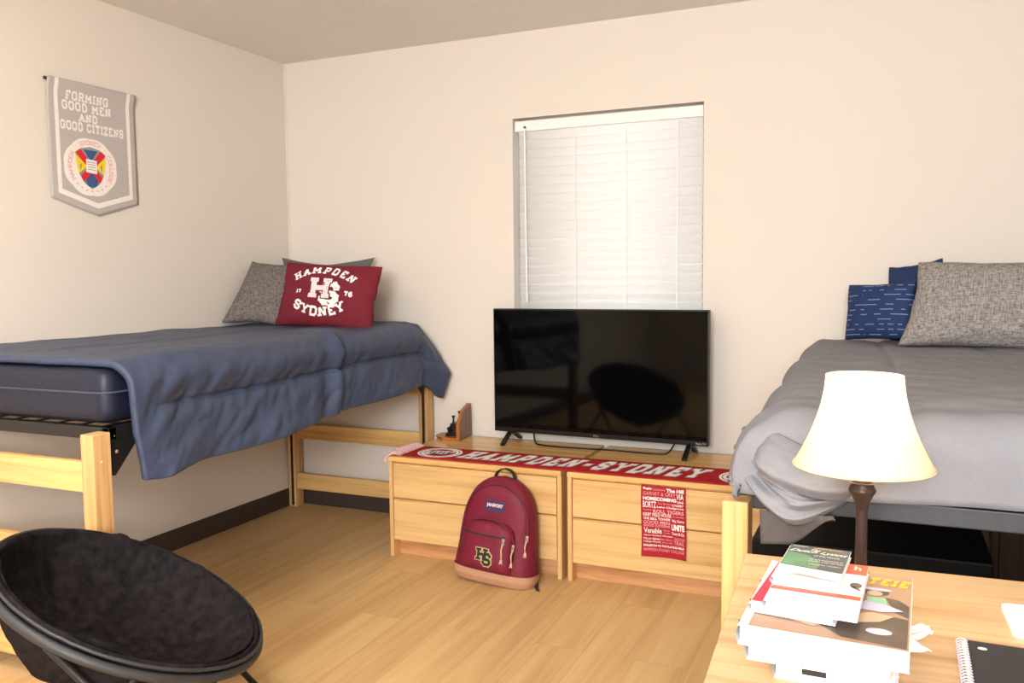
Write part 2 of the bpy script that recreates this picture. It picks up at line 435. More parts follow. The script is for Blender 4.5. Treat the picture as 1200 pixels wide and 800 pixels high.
SF = {  # width, strokes, serif feet: block letters with slab serifs
 'A': (.95, [[(0.02, 0), (.5, 1)], [(.5, 1), (.98, 0)], [(.24, .34), (.76, .34)]], [(0.02, 0), (.98, 0)]),
 'B': (.85, [[(.1, 0), (.1, 1)], [(-.05, 1), (.75, 1), (.95, .86), (.95, .64), (.78, .52), (.1, .52)], [(.78, .52), (1, .38), (1, .14), (.78, 0), (-.05, 0)]], []),
 'C': (.85, [[(1, .70), (1, .80), (.76, 1), (.24, 1), (0, .80), (0, .20), (.24, 0), (.76, 0), (1, .20), (1, .30)]], []),
 'D': (.88, [[(.1, 0), (.1, 1)], [(-.05, 1), (.72, 1), (1, .78), (1, .22), (.72, 0), (-.05, 0)]], []),
 'E': (.82, [[(.1, 0), (.1, 1)], [(-.05, 1), (.95, 1), (.95, .74)], [(-.05, 0), (1, 0), (1, .26)], [(.1, .5), (.66, .5)]], []),
 'F': (.8, [[(.1, 0), (.1, 1)], [(-.05, 1), (1, 1), (1, .72)], [(.1, .5), (.68, .5)]], [(.1, 0)]),
 'G': (.88, [[(1, .72), (1, .80), (.76, 1), (.24, 1), (0, .80), (0, .20), (.24, 0), (.76, 0), (1, .20), (1, .45), (.6, .45)]], []),
 'H': (.95, [[(.1, 0), (.1, 1)], [(.9, 0), (.9, 1)], [(.1, .5), (.9, .5)]], [(.1, 0), (.1, 1), (.9, 0), (.9, 1)]),
 'I': (.42, [[(.5, 0), (.5, 1)]], [(.5, 0), (.5, 1)]),
 'M': (1.1, [[(.08, 0), (.08, 1)], [(.08, 1), (.5, .3)], [(.5, .3), (.92, 1)], [(.92, 1), (.92, 0)]], [(.08, 0), (.92, 0)]),
 'N': (.95, [[(.1, 0), (.1, 1)], [(.1, 1), (.9, 0)], [(.9, 0), (.9, 1)]], [(.1, 0), (.9, 1)]),
 'O': (.88, [[(.24, 0), (.76, 0), (1, .2), (1, .8), (.76, 1), (.24, 1), (0, .8), (0, .2), (.24, 0), (.5, 0)]], []),
 'P': (.84, [[(.1, 0), (.1, 1)], [(-.05, 1), (.76, 1), (1, .84), (1, .6), (.76, .44), (.1, .44)]], [(.1, 0)]),
 'R': (.92, [[(.1, 0), (.1, 1)], [(-.05, 1), (.74, 1), (.95, .85), (.95, .64), (.74, .5), (.1, .5)], [(.6, .5), (.98, 0)]], [(.1, 0), (.98, 0)]),
 'S': (.82, [[(.97, .68), (.97, .82), (.76, 1), (.24, 1), (0, .82), (0, .66), (.2, .54), (.8, .46), (1, .34), (1, .18), (.76, 0), (.24, 0), (0, .18), (0, .32)]], []),
 'T': (.85, [[(.5, 0), (.5, 1)], [(0, .74), (0, 1), (1, 1), (1, .74)]], [(.5, 0)]),
 'Y': (.95, [[(0.02, 1), (.5, .46)], [(.98, 1), (.5, .46)], [(.5, .46), (.5, 0)]], [(0.02, 1), (.98, 1), (.5, 0)]),
 'Z': (.8, [[(0, .76), (0, 1), (1, 1), (0, 0), (1, 0), (1, .24)]], []),
 '-': (.62, [[(0, .45), (1, .45)]], []), ' ': (.42, [], []),
 '1': (.45, [[(.5, 0), (.5, 1), (.1, .8)]], [(.5, 0)]),
 '7': (.7, [[(0, .76), (0, 1), (1, 1), (.4, 0)]], []),
 '6': (.75, [[(1, .78), (.76, 1), (.24, 1), (0, .8), (0, .2), (.24, 0), (.76, 0), (1, .2), (1, .4), (.76, .56), (0, .5)]], []),
}
LC = [0]
def letter(mb, ch, fn, t=0.2, serif=0.2, grow=0.0, step=0.15):
    """fn(a,b) with b in 0..1 of the letter height, a from 0 to the letter width"""
    w, strokes, feet = SF[ch]
    T = t+2*grow
    P = lambda p: (t/2+p[0]*(w-t), t/2+p[1]*(1-t))
    def seg(p, q, e0, e1, T):
        d = Vector((q[0]-p[0], q[1]-p[1])); L = d.length
        if L < 1e-6: return
        d /= L; nrm = Vector((-d.y, d.x))*T/2
        a = Vector(p)-d*e0; b = Vector(q)+d*e1
        k = max(1, int((b-a).length/step))
        vs = []
        LC[0] += 1; lift = 0.00005*(LC[0] % 6)
        c0 = (a+b)/2; o_ = Vector(fn(*c0)); ex = Vector(fn(c0.x+.02, c0.y))-o_; ey = Vector(fn(c0.x, c0.y+.02))-o_
        nn = ex.cross(ey).normalized()*lift
        for i in range(k+1):
            c = a+(b-a)*i/k; vs += [tuple(Vector(fn(*(c+nrm)))+nn), tuple(Vector(fn(*(c-nrm)))+nn)]
        mb.add(vs, [(2*i, 2*i+1, 2*i+3, 2*i+2) for i in range(k)])
    for pl in strokes:
        Q = [P(p) for p in pl]
        for i in range(len(Q)-1):
            e0 = T*0.36 if i > 0 else grow; e1 = T*0.36 if i < len(Q)-2 else grow
            seg(Q[i], Q[i+1], e0, e1, T)
    for p in feet:
        x, y = P(p); hw = t/2+serif*0.55
        th = T*0.8
        yy = y+(0.1*t if y < 0.5 else -0.1*t)
        seg((x-hw, yy), (x+hw, yy), grow, grow, th)
def word_w(txt, gap=0.14): return sum(SF[c][0]+gap for c in txt)-gap
def word(mb, txt, x0, x1, y0, y1, fn, t=0.2, gap=0.14, shear=0.0, grow=0.0, serif=0.2):
    W = word_w(txt, gap); x = 0
    for c in txt:
        xo = x
        letter(mb, c, lambda a, b, xo=xo: fn(x0+(xo+a)/W*(x1-x0)+shear*(b-.5)*(y1-y0), y0+b*(y1-y0)), t, serif, grow)
        x += SF[c][0]+gap
def word_arc(mb, txt, cx, cy, r, h, a0, a1, fn, t=0.2, gap=0.2, flip=False, serif=0.2):
    """letters on an arc, from angle a0 to a1 (radians); flip=True reads along the lower arc"""
    W = word_w(txt, gap); x = 0
    for c in txt:
        w = SF[c][0]; am = a0+(a1-a0)*(x+w/2)/W
        if not flip:
            ux, uy = math.sin(am), math.cos(am); tx, ty = math.cos(am), -math.sin(am); base = r
        else:
            ux, uy = -math.sin(am), math.cos(am); tx, ty = math.cos(am), math.sin(am); base = -r
        def f2(a, b, w=w, ux=ux, uy=uy, tx=tx, ty=ty, base=base):
            return fn(cx+ux*(base+(b-.5)*h)+tx*(a-w/2)*h, cy+uy*(base+(b-.5)*h)+ty*(a-w/2)*h)
        letter(mb, c, f2, t, serif)
        x += w+gap

# ================================================================== ROOM
RX, RY = 3.74, -6.6           # right wall, rear wall
WX0, WX1, WZ0, WZ1 = 1.362, 2.290, 0.95, 2.032
w = MB(); w.box(-0.2, RX+0.2, RY-0.2, 0.2, -0.1, 0.0); struct('floor', w, 'floor')
w = MB(); w.box(-0.2, RX+0.2, RY-0.2, 0.2, H, H+0.1); struct('ceiling', w, 'ceiling')
w = MB(); w.box(-0.12, 0.0, RY, 0.12, 0.0, H); struct('wall_left', w, 'wall')
w = MB(); w.box(RX, RX+0.12, RY, 0.12, 0.0, H); struct('wall_right', w, 'wall')
w = MB(); w.box(0, RX, RY-0.12, RY, 0.0, H); struct('wall_rear', w, 'wall')
w = MB()
w.box(0, WX0, 0, 0.12, 0, H); w.box(WX1, RX, 0, 0.12, 0, H)
w.box(WX0, WX1, 0, 0.12, 0, WZ0); w.box(WX0, WX1, 0, 0.12, WZ1, H)
struct('wall_back', w, 'wall')
w = MB(); w.box(0.0, 0.009, RY+0.01, 0.0, 0.0, 0.1, 0.003); struct('baseboard_left', w, 'base')
w = MB(); w.box(0.009, RX, -0.009, 0.0, 0.0, 0.1, 0.003); struct('baseboard_back', w, 'base')
w = MB(); w.box(RX-0.009, RX, RY+0.01, -0.009, 0.0, 0.1, 0.003); struct('baseboard_right', w, 'base')
w = MB(); w.tube([(0.003, -0.003, 0.1), (0.003, -0.003, H-0.002)], 0.005, 8); struct('trim_1', w, 'wall', smooth=True)
# window: frame, panes, sill
w = MB()
for a, b, c, d in ((WX0, WX0+.035, WZ0, WZ1), (WX1-.035, WX1, WZ0, WZ1), (WX0, WX1, WZ0, WZ0+.035), (WX0, WX1, WZ1-.035, WZ1), (WX0, WX1, 1.47, 1.51)):
    w.box(a, b, 0.085, 0.118, c, d, 0.003)
win = struct('window_1', w, 'winframe')
w = MB(); w.box(WX0+.03, WX1-.03, 0.100, 0.104, WZ0+.03, WZ1-.03); link('pane', w, 'glass', win)
w = MB(); w.box(WX0, WX1, 0.0, 0.085, WZ0, WZ0+0.012, 0.003); struct('trim_2', w, 'reveal')

# ceiling lamps (out of frame, they light the room)
for nm, x, y, lb in (('ceiling_light', 1.45, -3.15, 'flush white ceiling light in the middle of the room'), ('ceiling_light', 1.1, -4.5, 'flush white ceiling light near the rear wall and left wall')):
    t = thing(nm, lb, 'light', (x, y, H-0.07), group='flush ceiling lights')
    b = MB(); b.box(x-.63, x+.63, y-.33, y+.33, H-0.03, H, 0.006); link('housing', b, 'blind_rail', t)
    b = MB(); b.box(x-.60, x+.60, y-.30, y+.30, H-0.07, H-0.03, 0.012); link('diffuser', b, 'diffuser', t)

# ================================================================== WINDOW BLIND
bl = thing('window_blind', 'closed white slatted blind filling the window behind the television', 'blind', ((WX0+WX1)/2, 0.03, WZ1))
b = MB(); b.box(WX0+.006, WX1-.004, 0.012, 0.05, WZ1-0.062, WZ1-0.012, 0.004); link('headrail', b, 'blind_rail', bl)
b = MB(); z = WZ1-0.085; k = 0
while z > WZ0+0.05:
    tilt = math.radians(74); wv = 0.0255
    def slat(u, v, z=z):
        x = WX0+0.022+u*(WX1-WX0-0.030); q = (v-.5)*2
        yy = 0.034-q*wv*math.cos(tilt); zz = z+q*wv*math.sin(tilt)
        return (x, yy-0.003*(1-q*q), zz)
    b.grid(slat, 2, 6); z -= 0.0435; k += 1
o = link('slats', b, 'blind', bl, smooth='all'); mod_solid(o, 0.0025, 0)
b = MB(); b.box(WX0+.02, WX1-.008, 0.018, 0.05, WZ0+0.02, WZ0+0.042, 0.004); link('bottom_rail', b, 'blind_rail', bl)
for fx in (0.34, 0.61, 0.87):
    x = WX0+fx*(WX1-WX0); b = MB(); b.box(x-.0025, x+.0025, 0.0155, 0.0172, WZ0+.04, WZ1-.06); link('ladder_cord', b, 'blind_rail', bl)
b = MB(); b.tube([(WX0+.062, 0.004, WZ1-.05), (WX0+.064, 0.002, WZ1-.5), (WX0+.068, 0.002, 1.14)], 0.0042, 8); wnd = link('wand', b, 'blind_rail', bl, smooth=True)
b = MB(); b.sphere((WX0+.062, 0.006, WZ1-.045), 0.006, 10); link('wand_hook', b, 'slot', wnd, smooth=True)

# ================================================================== BEDS
def make_bed(x0, x1, yf, yh, name, label, frame_mat, top_rail=(0.630, 0.724)):
    """oak post bed with a black steel spring frame; head at yh"""
    t = thing(name, label, 'bed', ((x0+x1)/2, (yf+yh)/2, 0.0))
    pw, pd, hp = 0.052, 0.066, 0.812
    for xa in (x0, x1-pw):
        for ya, head in ((yf, False), (yh-pd, True)):
            b = MB(); b.box(xa, xa+pw, ya, ya+pd, 0.0, hp, 0.005, 3); p = link('post', b, 'oak_z', t)
            s = MB(); yy = ya-0.0008 if head else ya+pd+0.0008
            s.box(xa+pw*.42, xa+pw*.70, yy-0.0015, yy+0.0015, 0.01, hp-0.03); link('slot', s, 'slot', p)
            d = MB(); xx = xa+pw if xa > x0 else xa
            d.sphere((xx, ya+pd*.45, hp-0.085), 0.0035, 8, (0.35, 1, 1)); link('plug', d, 'white_print', p, smooth=True)
    for z0, z1 in ((0.10, 0.188), (0.383, 0.467), (0.664, 0.752)):
        b = MB(); b.box(x0+pw-.002, x1-pw+.002, yh-0.052, yh-0.026, z0, z1, 0.004); link('head_rail', b, 'oak_x', t)
    for z0, z1 in ((0.062, 0.155), (0.383, 0.467), top_rail):
        b = MB(); b.box(x0+pw-.002, x1-pw+.002, yf+0.018, yf+0.044, z0, z1, 0.004); link('foot_rail', b, 'oak_x', t)
    z0, z1 = 0.783, 0.822
    ys, ye = yf+pd+.004, yh-pd-.004
    for xa in (x0+.012, x1-.042):
        b = MB(); b.box(xa, xa+.030, ys, ye, z0, z1, 0.003); link('side_rail', b, frame_mat, t)
    for ya in (ys, ye-.03):
        b = MB(); b.box(x0+.012, x1-.012, ya, ya+.03, z0, z1, 0.003); link('end_rail', b, frame_mat, t)
    b = MB()
    n = 22
    for i in range(n):
        yy = ys+.05+(ye-ys-.1)*i/(n-1); b.box(x0+.04, x1-.045, yy-.006, yy+.006, 0.806, 0.812)
    for i in range(8):
        xx = x0+.09+(x1-x0-.18)*i/7; b.box(xx-.005, xx+.005, ys+.03, ye-.03, 0.812, 0.817)
    link('spring_deck', b, 'black_metal', t)
    for xa in (x0+.014, x1-.018):
        for ya, sgn in ((ys, 1), (ye, -1)):
            b = MB(); b.prism([(0, 0.82), (0, 0.675), (0.02, 0.672), (0.115, 0.775), (0.115, 0.82)], 0.004, lambda a, q, h: (xa+h, ya+sgn*a, q))
            g = link('gusset', b, 'black_metal', t)
            for q, zz in ((0.02, .795), (0.028, .745)):
                d = MB(); d.sphere((xa+.004 if xa > (x0+x1)/2 else xa, ya+sgn*q, zz), 0.006, 8, (.4, 1, 1)); link('bolt', d, 'suede', g, smooth=True)
    return t
LX0, LX1, LYF, LYH = 0.012, 0.906, -2.092, -0.022
make_bed(LX0, LX1, LYF, LYH, 'bed', 'oak post bed with black spring frame along left wall, under navy comforter', 'black_metal')
BX0, BX1, BYF, BYH = 2.754, 3.66, -2.156, -0.075
make_bed(BX0, BX1, BYF, BYH, 'bed', 'oak post bed behind the desk on the right, under grey comforter', 'grey_metal', (0.600, 0.690))

def mattress(name, label, x0, x1, y0, y1, z0, z1, mat, pipe_mat):
    cx, cy, cz = (x0+x1)/2, (y0+y1)/2, (z0+z1)/2
    t = thing(name, label, 'mattress', (cx, cy, z0))
    b = MB(); b.box(x0, x1, y0, y1, z0, z1, 0.055, 5)
    o = link('ticking', b, mat, t, smooth='all')
    b = MB()
    pts = []
    r = 0.05
    for (px, py, a0) in ((x1-r, y1-r, 0), (x0+r, y1-r, 90), (x0+r, y0+r, 180), (x1-r, y0+r, 270)):
        for k in range(5):
            a = math.radians(a0+k*22.5); pts.append((px+(r+.002)*math.cos(a), py+(r+.002)*math.sin(a), cz+.014))
    b.tube(pts, 0.0035, 6, closed=True); link('piping', b, pipe_mat, t, smooth='all')
    return t
mattress('mattress', 'dark navy mattress with sewn piping on the left bed', 0.02, 0.895, -2.03, -0.035, 0.828, 1.0, 'navy_sheet', 'navy')
mattress('mattress', 'mattress on the right bed, hidden under grey comforter', 2.815, 3.645, -2.095, -0.12, 0.8235, 0.955, 'grey_lining', 'grey_lining')

# --- navy comforter (left bed)
def navy_comforter():
    b = MB()
    NY, NS = 210, 190
    r = 0.085
    X_EDGE = 0.955
    ztop = 1.026
    y0, y1 = -2.0, -0.055
    hem_pts = [(-2.0, .655), (-1.93, .648), (-1.75, .668), (-1.5, .668), (-1.2, .69), (-.93, .712), (-.6, .725), (-.3, .735), (-.14, .742), (-.1, .69), (0, .67)]
    def hem(y):
        for (ya, za), (yb, zb) in zip(hem_pts, hem_pts[1:]):
            if y <= yb: return za+(zb-za)*max(0, min(1, (y-ya)/(yb-ya)))
        return hem_pts[-1][1]
    def f(u, v):
        # u: along the bed (0 = near end), v: across from the wall to the hem
        y = y0+(y1-y0)*u
        hz = hem(y)
        flat = X_EDGE-r-0.03
        arc = r*PI/2; drop = (ztop-r)-hz
        S = flat+arc+drop; s = v*S
        headk = sstep(-0.24, -0.05, y)
        if s < flat:
            p = Vector((0.03+s, 0, ztop)); nrm = Vector((0, 0, 1)); side = 0
        elif s < flat+arc:
            a = (s-flat)/r; p = Vector((X_EDGE-r+r*math.sin(a), 0, ztop-r+r*math.cos(a))); nrm = Vector((math.sin(a), 0, math.cos(a))); side = a/(PI/2)*.3
        else:
            d = s-flat-arc; p = Vector((X_EDGE, 0, ztop-r-d)); nrm = Vector((1, 0, 0)); side = .3+.7*d/max(drop, .01)
        sd = s-flat-arc                     # distance below the edge
        # quilting seams: one on the side, one on top near the edge, cross seams
        puff = 0.0
        for q, wd_, am in ((0.055+0.012*math.sin(y*3), .042, .020), (-0.52, .05, .009)):
            puff -= am*math.exp(-((sd-q)/wd_)**2)*1.0
        puff -= .016*math.exp(-((sd-(0.055+0.012*math.sin(y*3)))/.007)**2)
        puff *= sstep(-1.93, -1.78, y)
        # transverse fold where the cloth bunches
        yf_ = y+0.10*side-.02*math.sin(sd*9)
        fold = .020*math.exp(-((yf_+.89)/.030)**2)-.024*math.exp(-((yf_+.835)/.016)**2)-.008*math.exp(-((yf_+.97)/.03)**2)
        fold *= sstep(-.42, -.1, sd)
        wr = 0.0
        wv = sstep(-.2, .12, sd)
        wr += wv*.017*(abs(fbm(y*5.5+sd*2.2, sd*1.6, 3.1))*2-.35)
        wr += wv*.010*fbm(y*15+sd*7, sd*4.0, 9.0)
        wr += (.3+.7*wv)*.006*fbm(y*9, s*13, 1.7)
        wr += .008*fbm(y*2.5, s*3.5, 5.0)
        wr += (1-wv)*.004*(abs(fbm(y*3.0+s*5, s*22, 2.2))*2-.4)
        pk_ = math.exp(-abs(sd-(0.055+0.012*math.sin(y*3)))/.05)
        wr += pk_*.007*noise.noise(Vector((y*26+sd*8, sd*7, 1.0)))
        wr += wv*.020*(abs(noise.noise(Vector((y*9+sd*12, sd*4-y*2, 4.2))))-.3)*(.35+.65*sstep(-.9, -1.6, y))
        wr += wv*.009*(abs(noise.noise(Vector((y*19+sd*17, sd*6, 6.2))))-.3)
        # gathered hem flares
        bottom = sstep(.6, 1.0, side)
        flare = bottom*(.020+.020*math.sin(y*8.5+1.5*fbm(y*2, 0, 4)))*sstep(-2.05, -1.85, y)
        wr *= .25+.75*sstep(-2.0, -1.88, y)
        wr *= 1-.45*sstep(.75, 1.0, side)
        p = p+nrm*(puff+fold+wr+.014)+Vector((flare, 0, 0))
        if y < -1.7:
            p.z -= .012*sstep(-1.75, -2.0, y)*(1-side)
            p.y += .035*side*sstep(-1.8, -2.0, y)
        p.y += y + .012*fbm(s*6, 2.0, 7.7)*sstep(-1.9, -2.0, y)
        # the corner hanging by the head end
        if headk > 0:
            g = s-(flat-.10)
            if g > 0:
                L = S-(flat-.10)
                q = g/L
                tx = .845+.19*min(1, q/.72) - .05*max(0, (q-.72)/.28); tz = 1.028-.25*min(1, q/.72)-.13*max(0, (q-.72)/.28)
                p = p.lerp(Vector((tx, p.y, tz)), headk*.92)
            p.x -= .030*math.exp(-((y+.25)/.022)**2)*sstep(-.05, .1, sd)
        return p[:]
    b.grid(f, NY, NS)
    o = link('comforter', b, 'navy', smooth='all'); origin(o, (.5, -1.0, 1.03))
    mod_solid(o, 0.022, -1)
    return tag(o, 'navy blue quilted comforter draped over the left bed and hanging down its side', 'comforter')
navy_comforter()

# --- grey comforter (right bed)
def grey_comforter():
    t = thing('comforter', 'light grey comforter spread over the right bed, bunched at the near corner', 'comforter', (3.2, -1.1, .985))
    b = MB()
    XL, XR, YF, YH = 2.748, 3.665, -2.150, -0.085
    NX, NY = 130, 170
    def f(u, v):
        # u across (0 = hem on the left), v along (0 = hem at the foot)
        y_ = YF-.155+(YH-YF+.155)*v if False else None
        LL, LF = 0.128, 0.128
        c = -LF+(YH-YF+LF)*v; LL -= .045*math.exp(-(max(0, c)/.30)**2); a = -LL+(XR-XL+LL)*u
        # roomy rounding that gets softer towards the foot
        ft = 1-sstep(0, 1.9, max(0, c))
        r = .075+.07*ft; rf = .085
        da = max(0.0, r*1.0-a); dc = max(0.0, rf-c)
        def roll(d, r):
            if d <= 0: return 0, 0
            an = d/r
            if an < PI/2: return r*math.sin(an), r*(1-math.cos(an))
            return r, r+(d-r*PI/2)
        oa, ha = roll(da, r); oc, hc = roll(dc, rf)
        x = XL+(max(a, r) if da > 0 else a)-oa; y = YF+(max(c, rf) if dc > 0 else c)-oc
        h = (ha**5+hc**5)**(1/5)
        ztop = .992+.012*fbm(a*1.4, c*1.4, 2)+.012*ft*sstep(.0, .5, a)
        z = ztop-h
        wv = .5+.5*ft
        d = wv*.016*fbm(a*3.2+c*1.5, c*2.4, 3.3)+.010*(abs(fbm(a*4+c*3, c*6, 8))*2-.4)*wv+.005*fbm(a*16, c*9, 6.1)
        # soft seams running down the bed
        for q in (.30, .62): d -= .006*math.exp(-((a-q-.03*math.sin(c*2))/.012)**2)
        k = min(1, ha/.1); kf = min(1, hc/.1)
        x -= d*k*1.3+(.012*math.sin(c*11+2*fbm(c*2, 1, 1)))*k; y -= d*kf*.7*(1-.6*sstep(.1, .2, hc))+.003*kf*math.sin(a*9+2*fbm(a*3, 1, 5)); z += d*(1-max(k, kf))
        # bulge sideways at the near corner
        near = math.exp(-((c-.20)/.34)**2)
        x += near*k*.020
        z = max(z, .80)
        return (x, y, z)
    b.grid(f, NX, NY)
    o = link('cover', b, 'grey_cloth', t, smooth='all'); mod_solid(o, 0.016, -1)
    # swagged fold of cloth bunched at the near corner
    def cr(P, q):
        P = [Vector(p) for p in P]; q = q*(len(P)-1); k = min(int(q), len(P)-2); t_ = q-k
        p0 = P[max(k-1, 0)]; p1 = P[k]; p2 = P[k+1]; p3 = P[min(k+2, len(P)-1)]
        return 0.5*((2*p1)+(p2-p0)*t_+(2*p0-5*p1+4*p2-p3)*t_**2+(3*p1-p0-3*p2+p3)*t_**3)
    TOPC = [(2.775, -1.72, .90), (2.765, -1.95, .925), (2.805, -2.08, .930), (2.865, -2.165, .895), (2.925, -2.180, .862), (3.00, -2.125, .84)]
    BOTC = [(2.775, -1.78, .850), (2.760, -2.0, .834), (2.800, -2.13, .836), (2.850, -2.195, .806), (2.905, -2.212, .794), (2.985, -2.125, .822)]
    def swag(u, v):
        p = cr(TOPC, u).lerp(cr(BOTC, u), v)
        n_ = Vector((-.45+.25*u, -.85, .25)).normalized()
        env = math.sin(PI*min(1, max(0, u)))**.6
        pl = .016*math.sin(v*PI)+.013*math.sin(v*13+2.2*math.sin(u*4)+u*3)*env+.008*fbm(u*4, v*6, 3)
        pl += .010*math.exp(-((v-.35-.3*math.sin(u*3))/.07)**2)*env-.014*math.exp(-((v-.55+.25*u)/.045)**2)*env
        roll = sstep(.86, 1.0, v)
        return (p+n_*(pl-.016*roll))[:]
    b = MB(); b.grid(swag, 70, 60); o = link('fold', b, 'grey_cloth', t, smooth='all'); mod_solid(o, .008, -1)
    TOP2 = [(2.835, -2.02, .945), (2.850, -2.12, .955), (2.91, -2.160, .935), (2.965, -2.165, .905), (3.05, -2.110, .88)]
    BOT2 = [(2.805, -2.075, .905), (2.825, -2.200, .885), (2.890, -2.215, .858), (2.955, -2.200, .846), (3.03, -2.115, .838)]
    def lip(u, v):
        p = cr(TOP2, u).lerp(cr(BOT2, u), v); n_ = Vector((-.35+.25*u, -.85, .35)).normalized()
        env = math.sin(PI*u)**.5
        return (p+n_*(.020*math.sin(v*PI*.9)**.8*env+.006*fbm(u*5, v*4, 9)-.024*sstep(.82, 1, v)-.012*(1-env)))[:]
    b = MB(); b.grid(lip, 50, 40); o = link('fold', b, 'grey_cloth', t, smooth='all'); mod_solid(o, .008, -1)
    # dark lining flap below the foot rail
    b = MB()
    def g(u, v):
        x = 2.832+.135*u; top = .808; bot = .742+.006*math.sin(u*5)+.068*sstep(.35, 1, u)
        z = top+(bot-top)*v
        return (x+.004*v, -2.182-.008*math.sin(u*7)*v-.004*v, z)
    b.grid(g, 20, 10); o = link('lining', b, 'grey_lining', t, smooth='all'); mod_solid(o, .006, 0)
    o['label'] = 'dark grey underside of the comforter'
grey_comforter()

# ================================================================== PILLOWS
def pillow_fn(w, h, d, pinch=.06, p=2.4, seed=0, wr=.006, skew=0.0):
    """front/back surface in local axes: a across, b up, normal +n"""
    def f(a, b, side=1):
        # a, b in -1..1
        ea = 1-pinch*(1-abs(b)**1.6)+.018*noise.noise(Vector((b*2.5, seed*3.1, math.copysign(1, a)))); eb = 1-pinch*(1-abs(a)**1.6)+.022*noise.noise(Vector((a*2.5, seed*1.7, 5+math.copysign(1, b))))
        t = max(0.0, (1-abs(a)**p))*max(0.0, (1-abs(b)**p))
        th = d/2*t**.46
        n_ = wr*fbm(a*2.2+seed, b*2.2, side*3.0+seed)*min(1, t*3)+wr*.7*fbm(a*6, b*6, seed+side)*min(1, (1-t)*1.2)
        return Vector((a*w/2*ea+skew*b, b*h/2*eb, side*(th+n_) if t > 0 else 0))
    return f
def make_pillow(name, label, mat, group, w, h, d, loc, up_dir, nrm_dir, seed=0, pinch=.06, cat='pillow', p=2.4, wr=.006, skew=0.0):
    """loc = middle of the bottom edge"""
    n_ = Vector(nrm_dir).normalized(); u_ = Vector(up_dir).normalized(); r_ = u_.cross(n_).normalized(); n_ = r_.cross(u_).normalized()
    rot = Matrix((r_, u_, n_)).transposed()
    ctr = Vector(loc)+u_*h/2
    t = thing(name, label, cat, ctr, rot, group)
    f = pillow_fn(w, h, d, pinch, p, seed, wr, skew)
    b = MB(); N = 41
    e = lambda q: math.sin((q*2-1)*PI/2)
    b.grid(lambda u, v: f(e(u), e(v), 1)[:], N, N); b.grid(lambda u, v: f(e(u), e(v), -1)[:], N, N)
    o = link('pillow_body', b, mat, t, smooth='all', world=False)
    bm = bmesh.new(); bm.from_mesh(o.data); bmesh.ops.remove_doubles(bm, verts=bm.verts[:], dist=1e-5); bmesh.ops.recalc_face_normals(bm, faces=bm.faces[:]); bm.to_mesh(o.data); bm.free()
    o.data.polygons.foreach_set('use_smooth', [True]*len(o.data.polygons))
    return t, f
gp = 'pillows on the left bed'
make_pillow('pillow', 'grey tweed pillow leaning on the left wall, left of the maroon pillow', 'tweed', gp, .33, .375, .12, (.203, -.525, 1.044), (-.10, .57, .81), (.25, -.85, .45), 1, .10, skew=.024)
make_pillow('pillow', 'dark grey pillow standing behind the maroon pillow, mostly hidden', 'grey_pillow', gp, .56, .345, .10, (.335, -.19, 1.04), (0, .22, .97), (.08, -.97, .2), 5, .22)
mp, mf = make_pillow('pillow', 'maroon pillow with white arched lettering on the left bed', 'maroon', gp, .53, .325, .14, (.566, -.490, 1.026), (.03, .30, .95), (.10, -.95, .3), 9, .06, p=2.8, wr=.014)
def on_pillow(f, w, h, off=.0015):
    def g(a, b):
        v = f(a/(w/2), b/(h/2), 1); return (v.x, v.y, v.z+off)
    return g
g = on_pillow(mf, .53, .325)
b = MB()
word_arc(b, 'HAMPDEN', -.006, -.195, .315, .042, -.55, .57, g, t=.23, gap=.42); link('lettering', b, 'white_print', mp, world=False); b = MB()
word_arc(b, 'SYDNEY', -.006, .165, .262, .050, -.54, .54, g, t=.23, gap=.46, flip=True)
link('lettering', b, 'white_print', mp, world=False); b = MB()
word(b, '17', -.150, -.120, -.008, .012, g, t=.28); link('lettering', b, 'white_print', mp, world=False); b = MB(); word(b, '76', .130, .170, -.012, .014, g, t=.28)
link('lettering', b, 'white_print', mp, world=False)
b = MB(); g2 = on_pillow(mf, .53, .325, .0030); g3 = on_pillow(mf, .53, .325, .0044)
word(b, 'S', -.012, .102, -.064, .058, g, t=.22, grow=.01); em = link('emblem', b, 'white_print', mp, world=False)
b = MB(); word(b, 'H', -.072, .050, -.034, .080, g2, t=.23, grow=.05, serif=.12); link('emblem_outline', b, 'maroon', em, world=False)
b = MB(); word(b, 'H', -.072, .050, -.034, .080, g3, t=.23, serif=.12); link('emblem_letter', b, 'pale_print', em, world=False)
b = MB(); b.tube([(.240, .115, .008), (.236, .06, .014), (.228, .0, .016), (.217, -.055, .015)], .0022, 6); link('seam_edge', b, 'pale_print', mp, smooth=True, world=False)

gp2 = 'pillows on the right bed'
make_pillow('pillow', 'plain navy pillow standing against the back wall behind the grey pillow', 'navy_plain', gp2, .25, .312, .09, (3.160, -.160, .995), (-.03, .16, .98), (-.66, -.72, .2), 3, .07)
make_pillow('pillow', 'large grey linen weave pillow at the head of the right bed', 'tweed_light', gp2, .54, .335, .17, (3.392, -.40, .990), (.03, .37, .92), (-.04, -.94, .38), 13, .06, p=2.6, wr=.012, skew=.028)
make_pillow('pillow', 'small navy cushion with pale dashed lines, leftmost on the right bed', 'navy_dash', gp2, .275, .225, .10, (3.022, -.25, 1.003), (.04, .18, .98), (-.46, -.86, .2), 17, .05, 'cushion', p=3.0)

